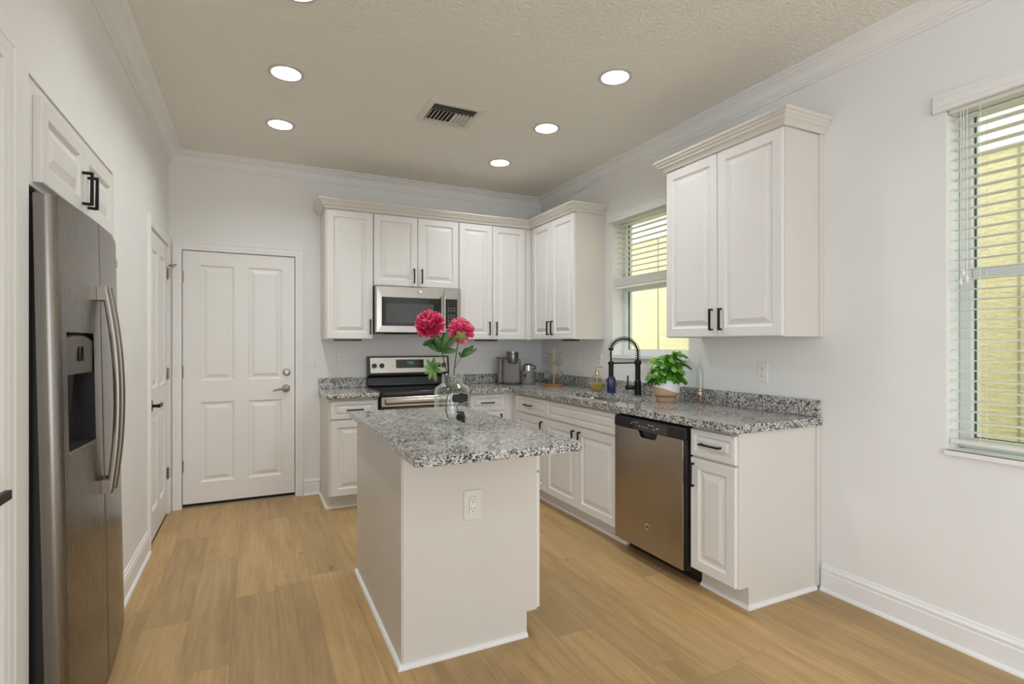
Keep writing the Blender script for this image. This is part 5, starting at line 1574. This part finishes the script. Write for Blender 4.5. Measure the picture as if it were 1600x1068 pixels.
# ------------------------------------------------------------------ ceiling: recessed lights and the air vent
t0 = None
for (x, y), lab in LAMPS:
    if t0 is None:
        t0 = thing('recessed_light', lab, 'light', (x, y, HC), 'recessed ceiling lights')
        m = MB(); m.lathe((x, y, HC), [(0.096, -0.0005), (0.096, -0.004), (0.090, -0.0065), (0.079, -0.0065), (0.0755, -0.003)], 40, cap=False); m.build('trim_ring', 'ring_grey', t0, smooth=True, angle=40)
        m = MB(); m.lathe((x, y, HC), [(0.0755, -0.003), (0.073, 0.006), (0.062, 0.044)], 40, cap=False); m.build('reflector_cone', 'lamp_cone', t0, smooth=True)
        m = MB(); m.lathe((x, y, HC), [(0.0625, 0.0465), (0.0615, 0.0445), (0.001, 0.0435)], 32); m.build('lens', 'lamp_on', t0, smooth=True)
    else: dup(t0, (x, y, HC), lab)

t = thing('air_vent', 'white metal air vent in the ceiling between the lights', 'vent', (1.18, 3.40, HC), None)
FCV = FC(HC - 0.0005)
vx0, vx1, vy0, vy1 = 0.992, 1.372, 3.208, 3.578
m = MB()
rings = []
for ins, n in ((0.0, 0.0), (0.0, 0.002), (0.008, 0.006), (0.034, 0.011), (0.040, 0.011), (0.042, 0.004)):
    rings.append([FCV(vx0 + ins, vy0 + ins, n), FCV(vx1 - ins, vy0 + ins, n), FCV(vx1 - ins, vy1 - ins, n), FCV(vx0 + ins, vy1 - ins, n)])
m.rings(rings, True, False, False); m.build('frame', 'vent_paint', t)
m = MB(); m.fbox(FCV, vx0 + 0.043, vx1 - 0.043, vy0 + 0.043, vy1 - 0.043, 0.0, 0.0012); m.build('dark_duct_sheet', 'dark_void', t)  # black sheet standing in for the shade inside the duct
for y in (3.262, 3.292, 3.322):
    m = MB(); m.hexa([FCV(vx0 + .044, y + .015, 0.002), FCV(vx1 - .044, y + .015, 0.002), FCV(vx1 - .044, y + .017, 0.002), FCV(vx0 + .044, y + .017, 0.002), FCV(vx0 + .044, y, 0.013), FCV(vx1 - .044, y, 0.013), FCV(vx1 - .044, y + .002, 0.013), FCV(vx0 + .044, y + .002, 0.013)])
    m.build('long_blade', 'vent_paint', t)
for k in range(11):
    x = vx0 + 0.058 + k * 0.0265
    sgn = -1 if k < 6 else 1
    m = MB(); m.hexa([FCV(x, 3.345, 0.002), FCV(x + .002, 3.345, 0.002), FCV(x + .002, 3.500, 0.002), FCV(x, 3.500, 0.002), FCV(x + sgn * 0.013, 3.345, 0.013), FCV(x + sgn * 0.013 + .002, 3.345, 0.013), FCV(x + sgn * 0.013 + .002, 3.500, 0.013), FCV(x + sgn * 0.013, 3.500, 0.013)])
    m.build('short_blade', 'vent_paint', t)
m = MB(); m.hexa([FCV(vx0 + .044, 3.502, 0.002), FCV(vx1 - .044, 3.502, 0.002), FCV(vx1 - .044, 3.504, 0.002), FCV(vx0 + .044, 3.504, 0.002), FCV(vx0 + .044, 3.502, 0.012), FCV(vx1 - .044, 3.502, 0.012), FCV(vx1 - .044, 3.532, 0.004), FCV(vx0 + .044, 3.532, 0.004)]); m.build('end_blade', 'vent_paint', t)
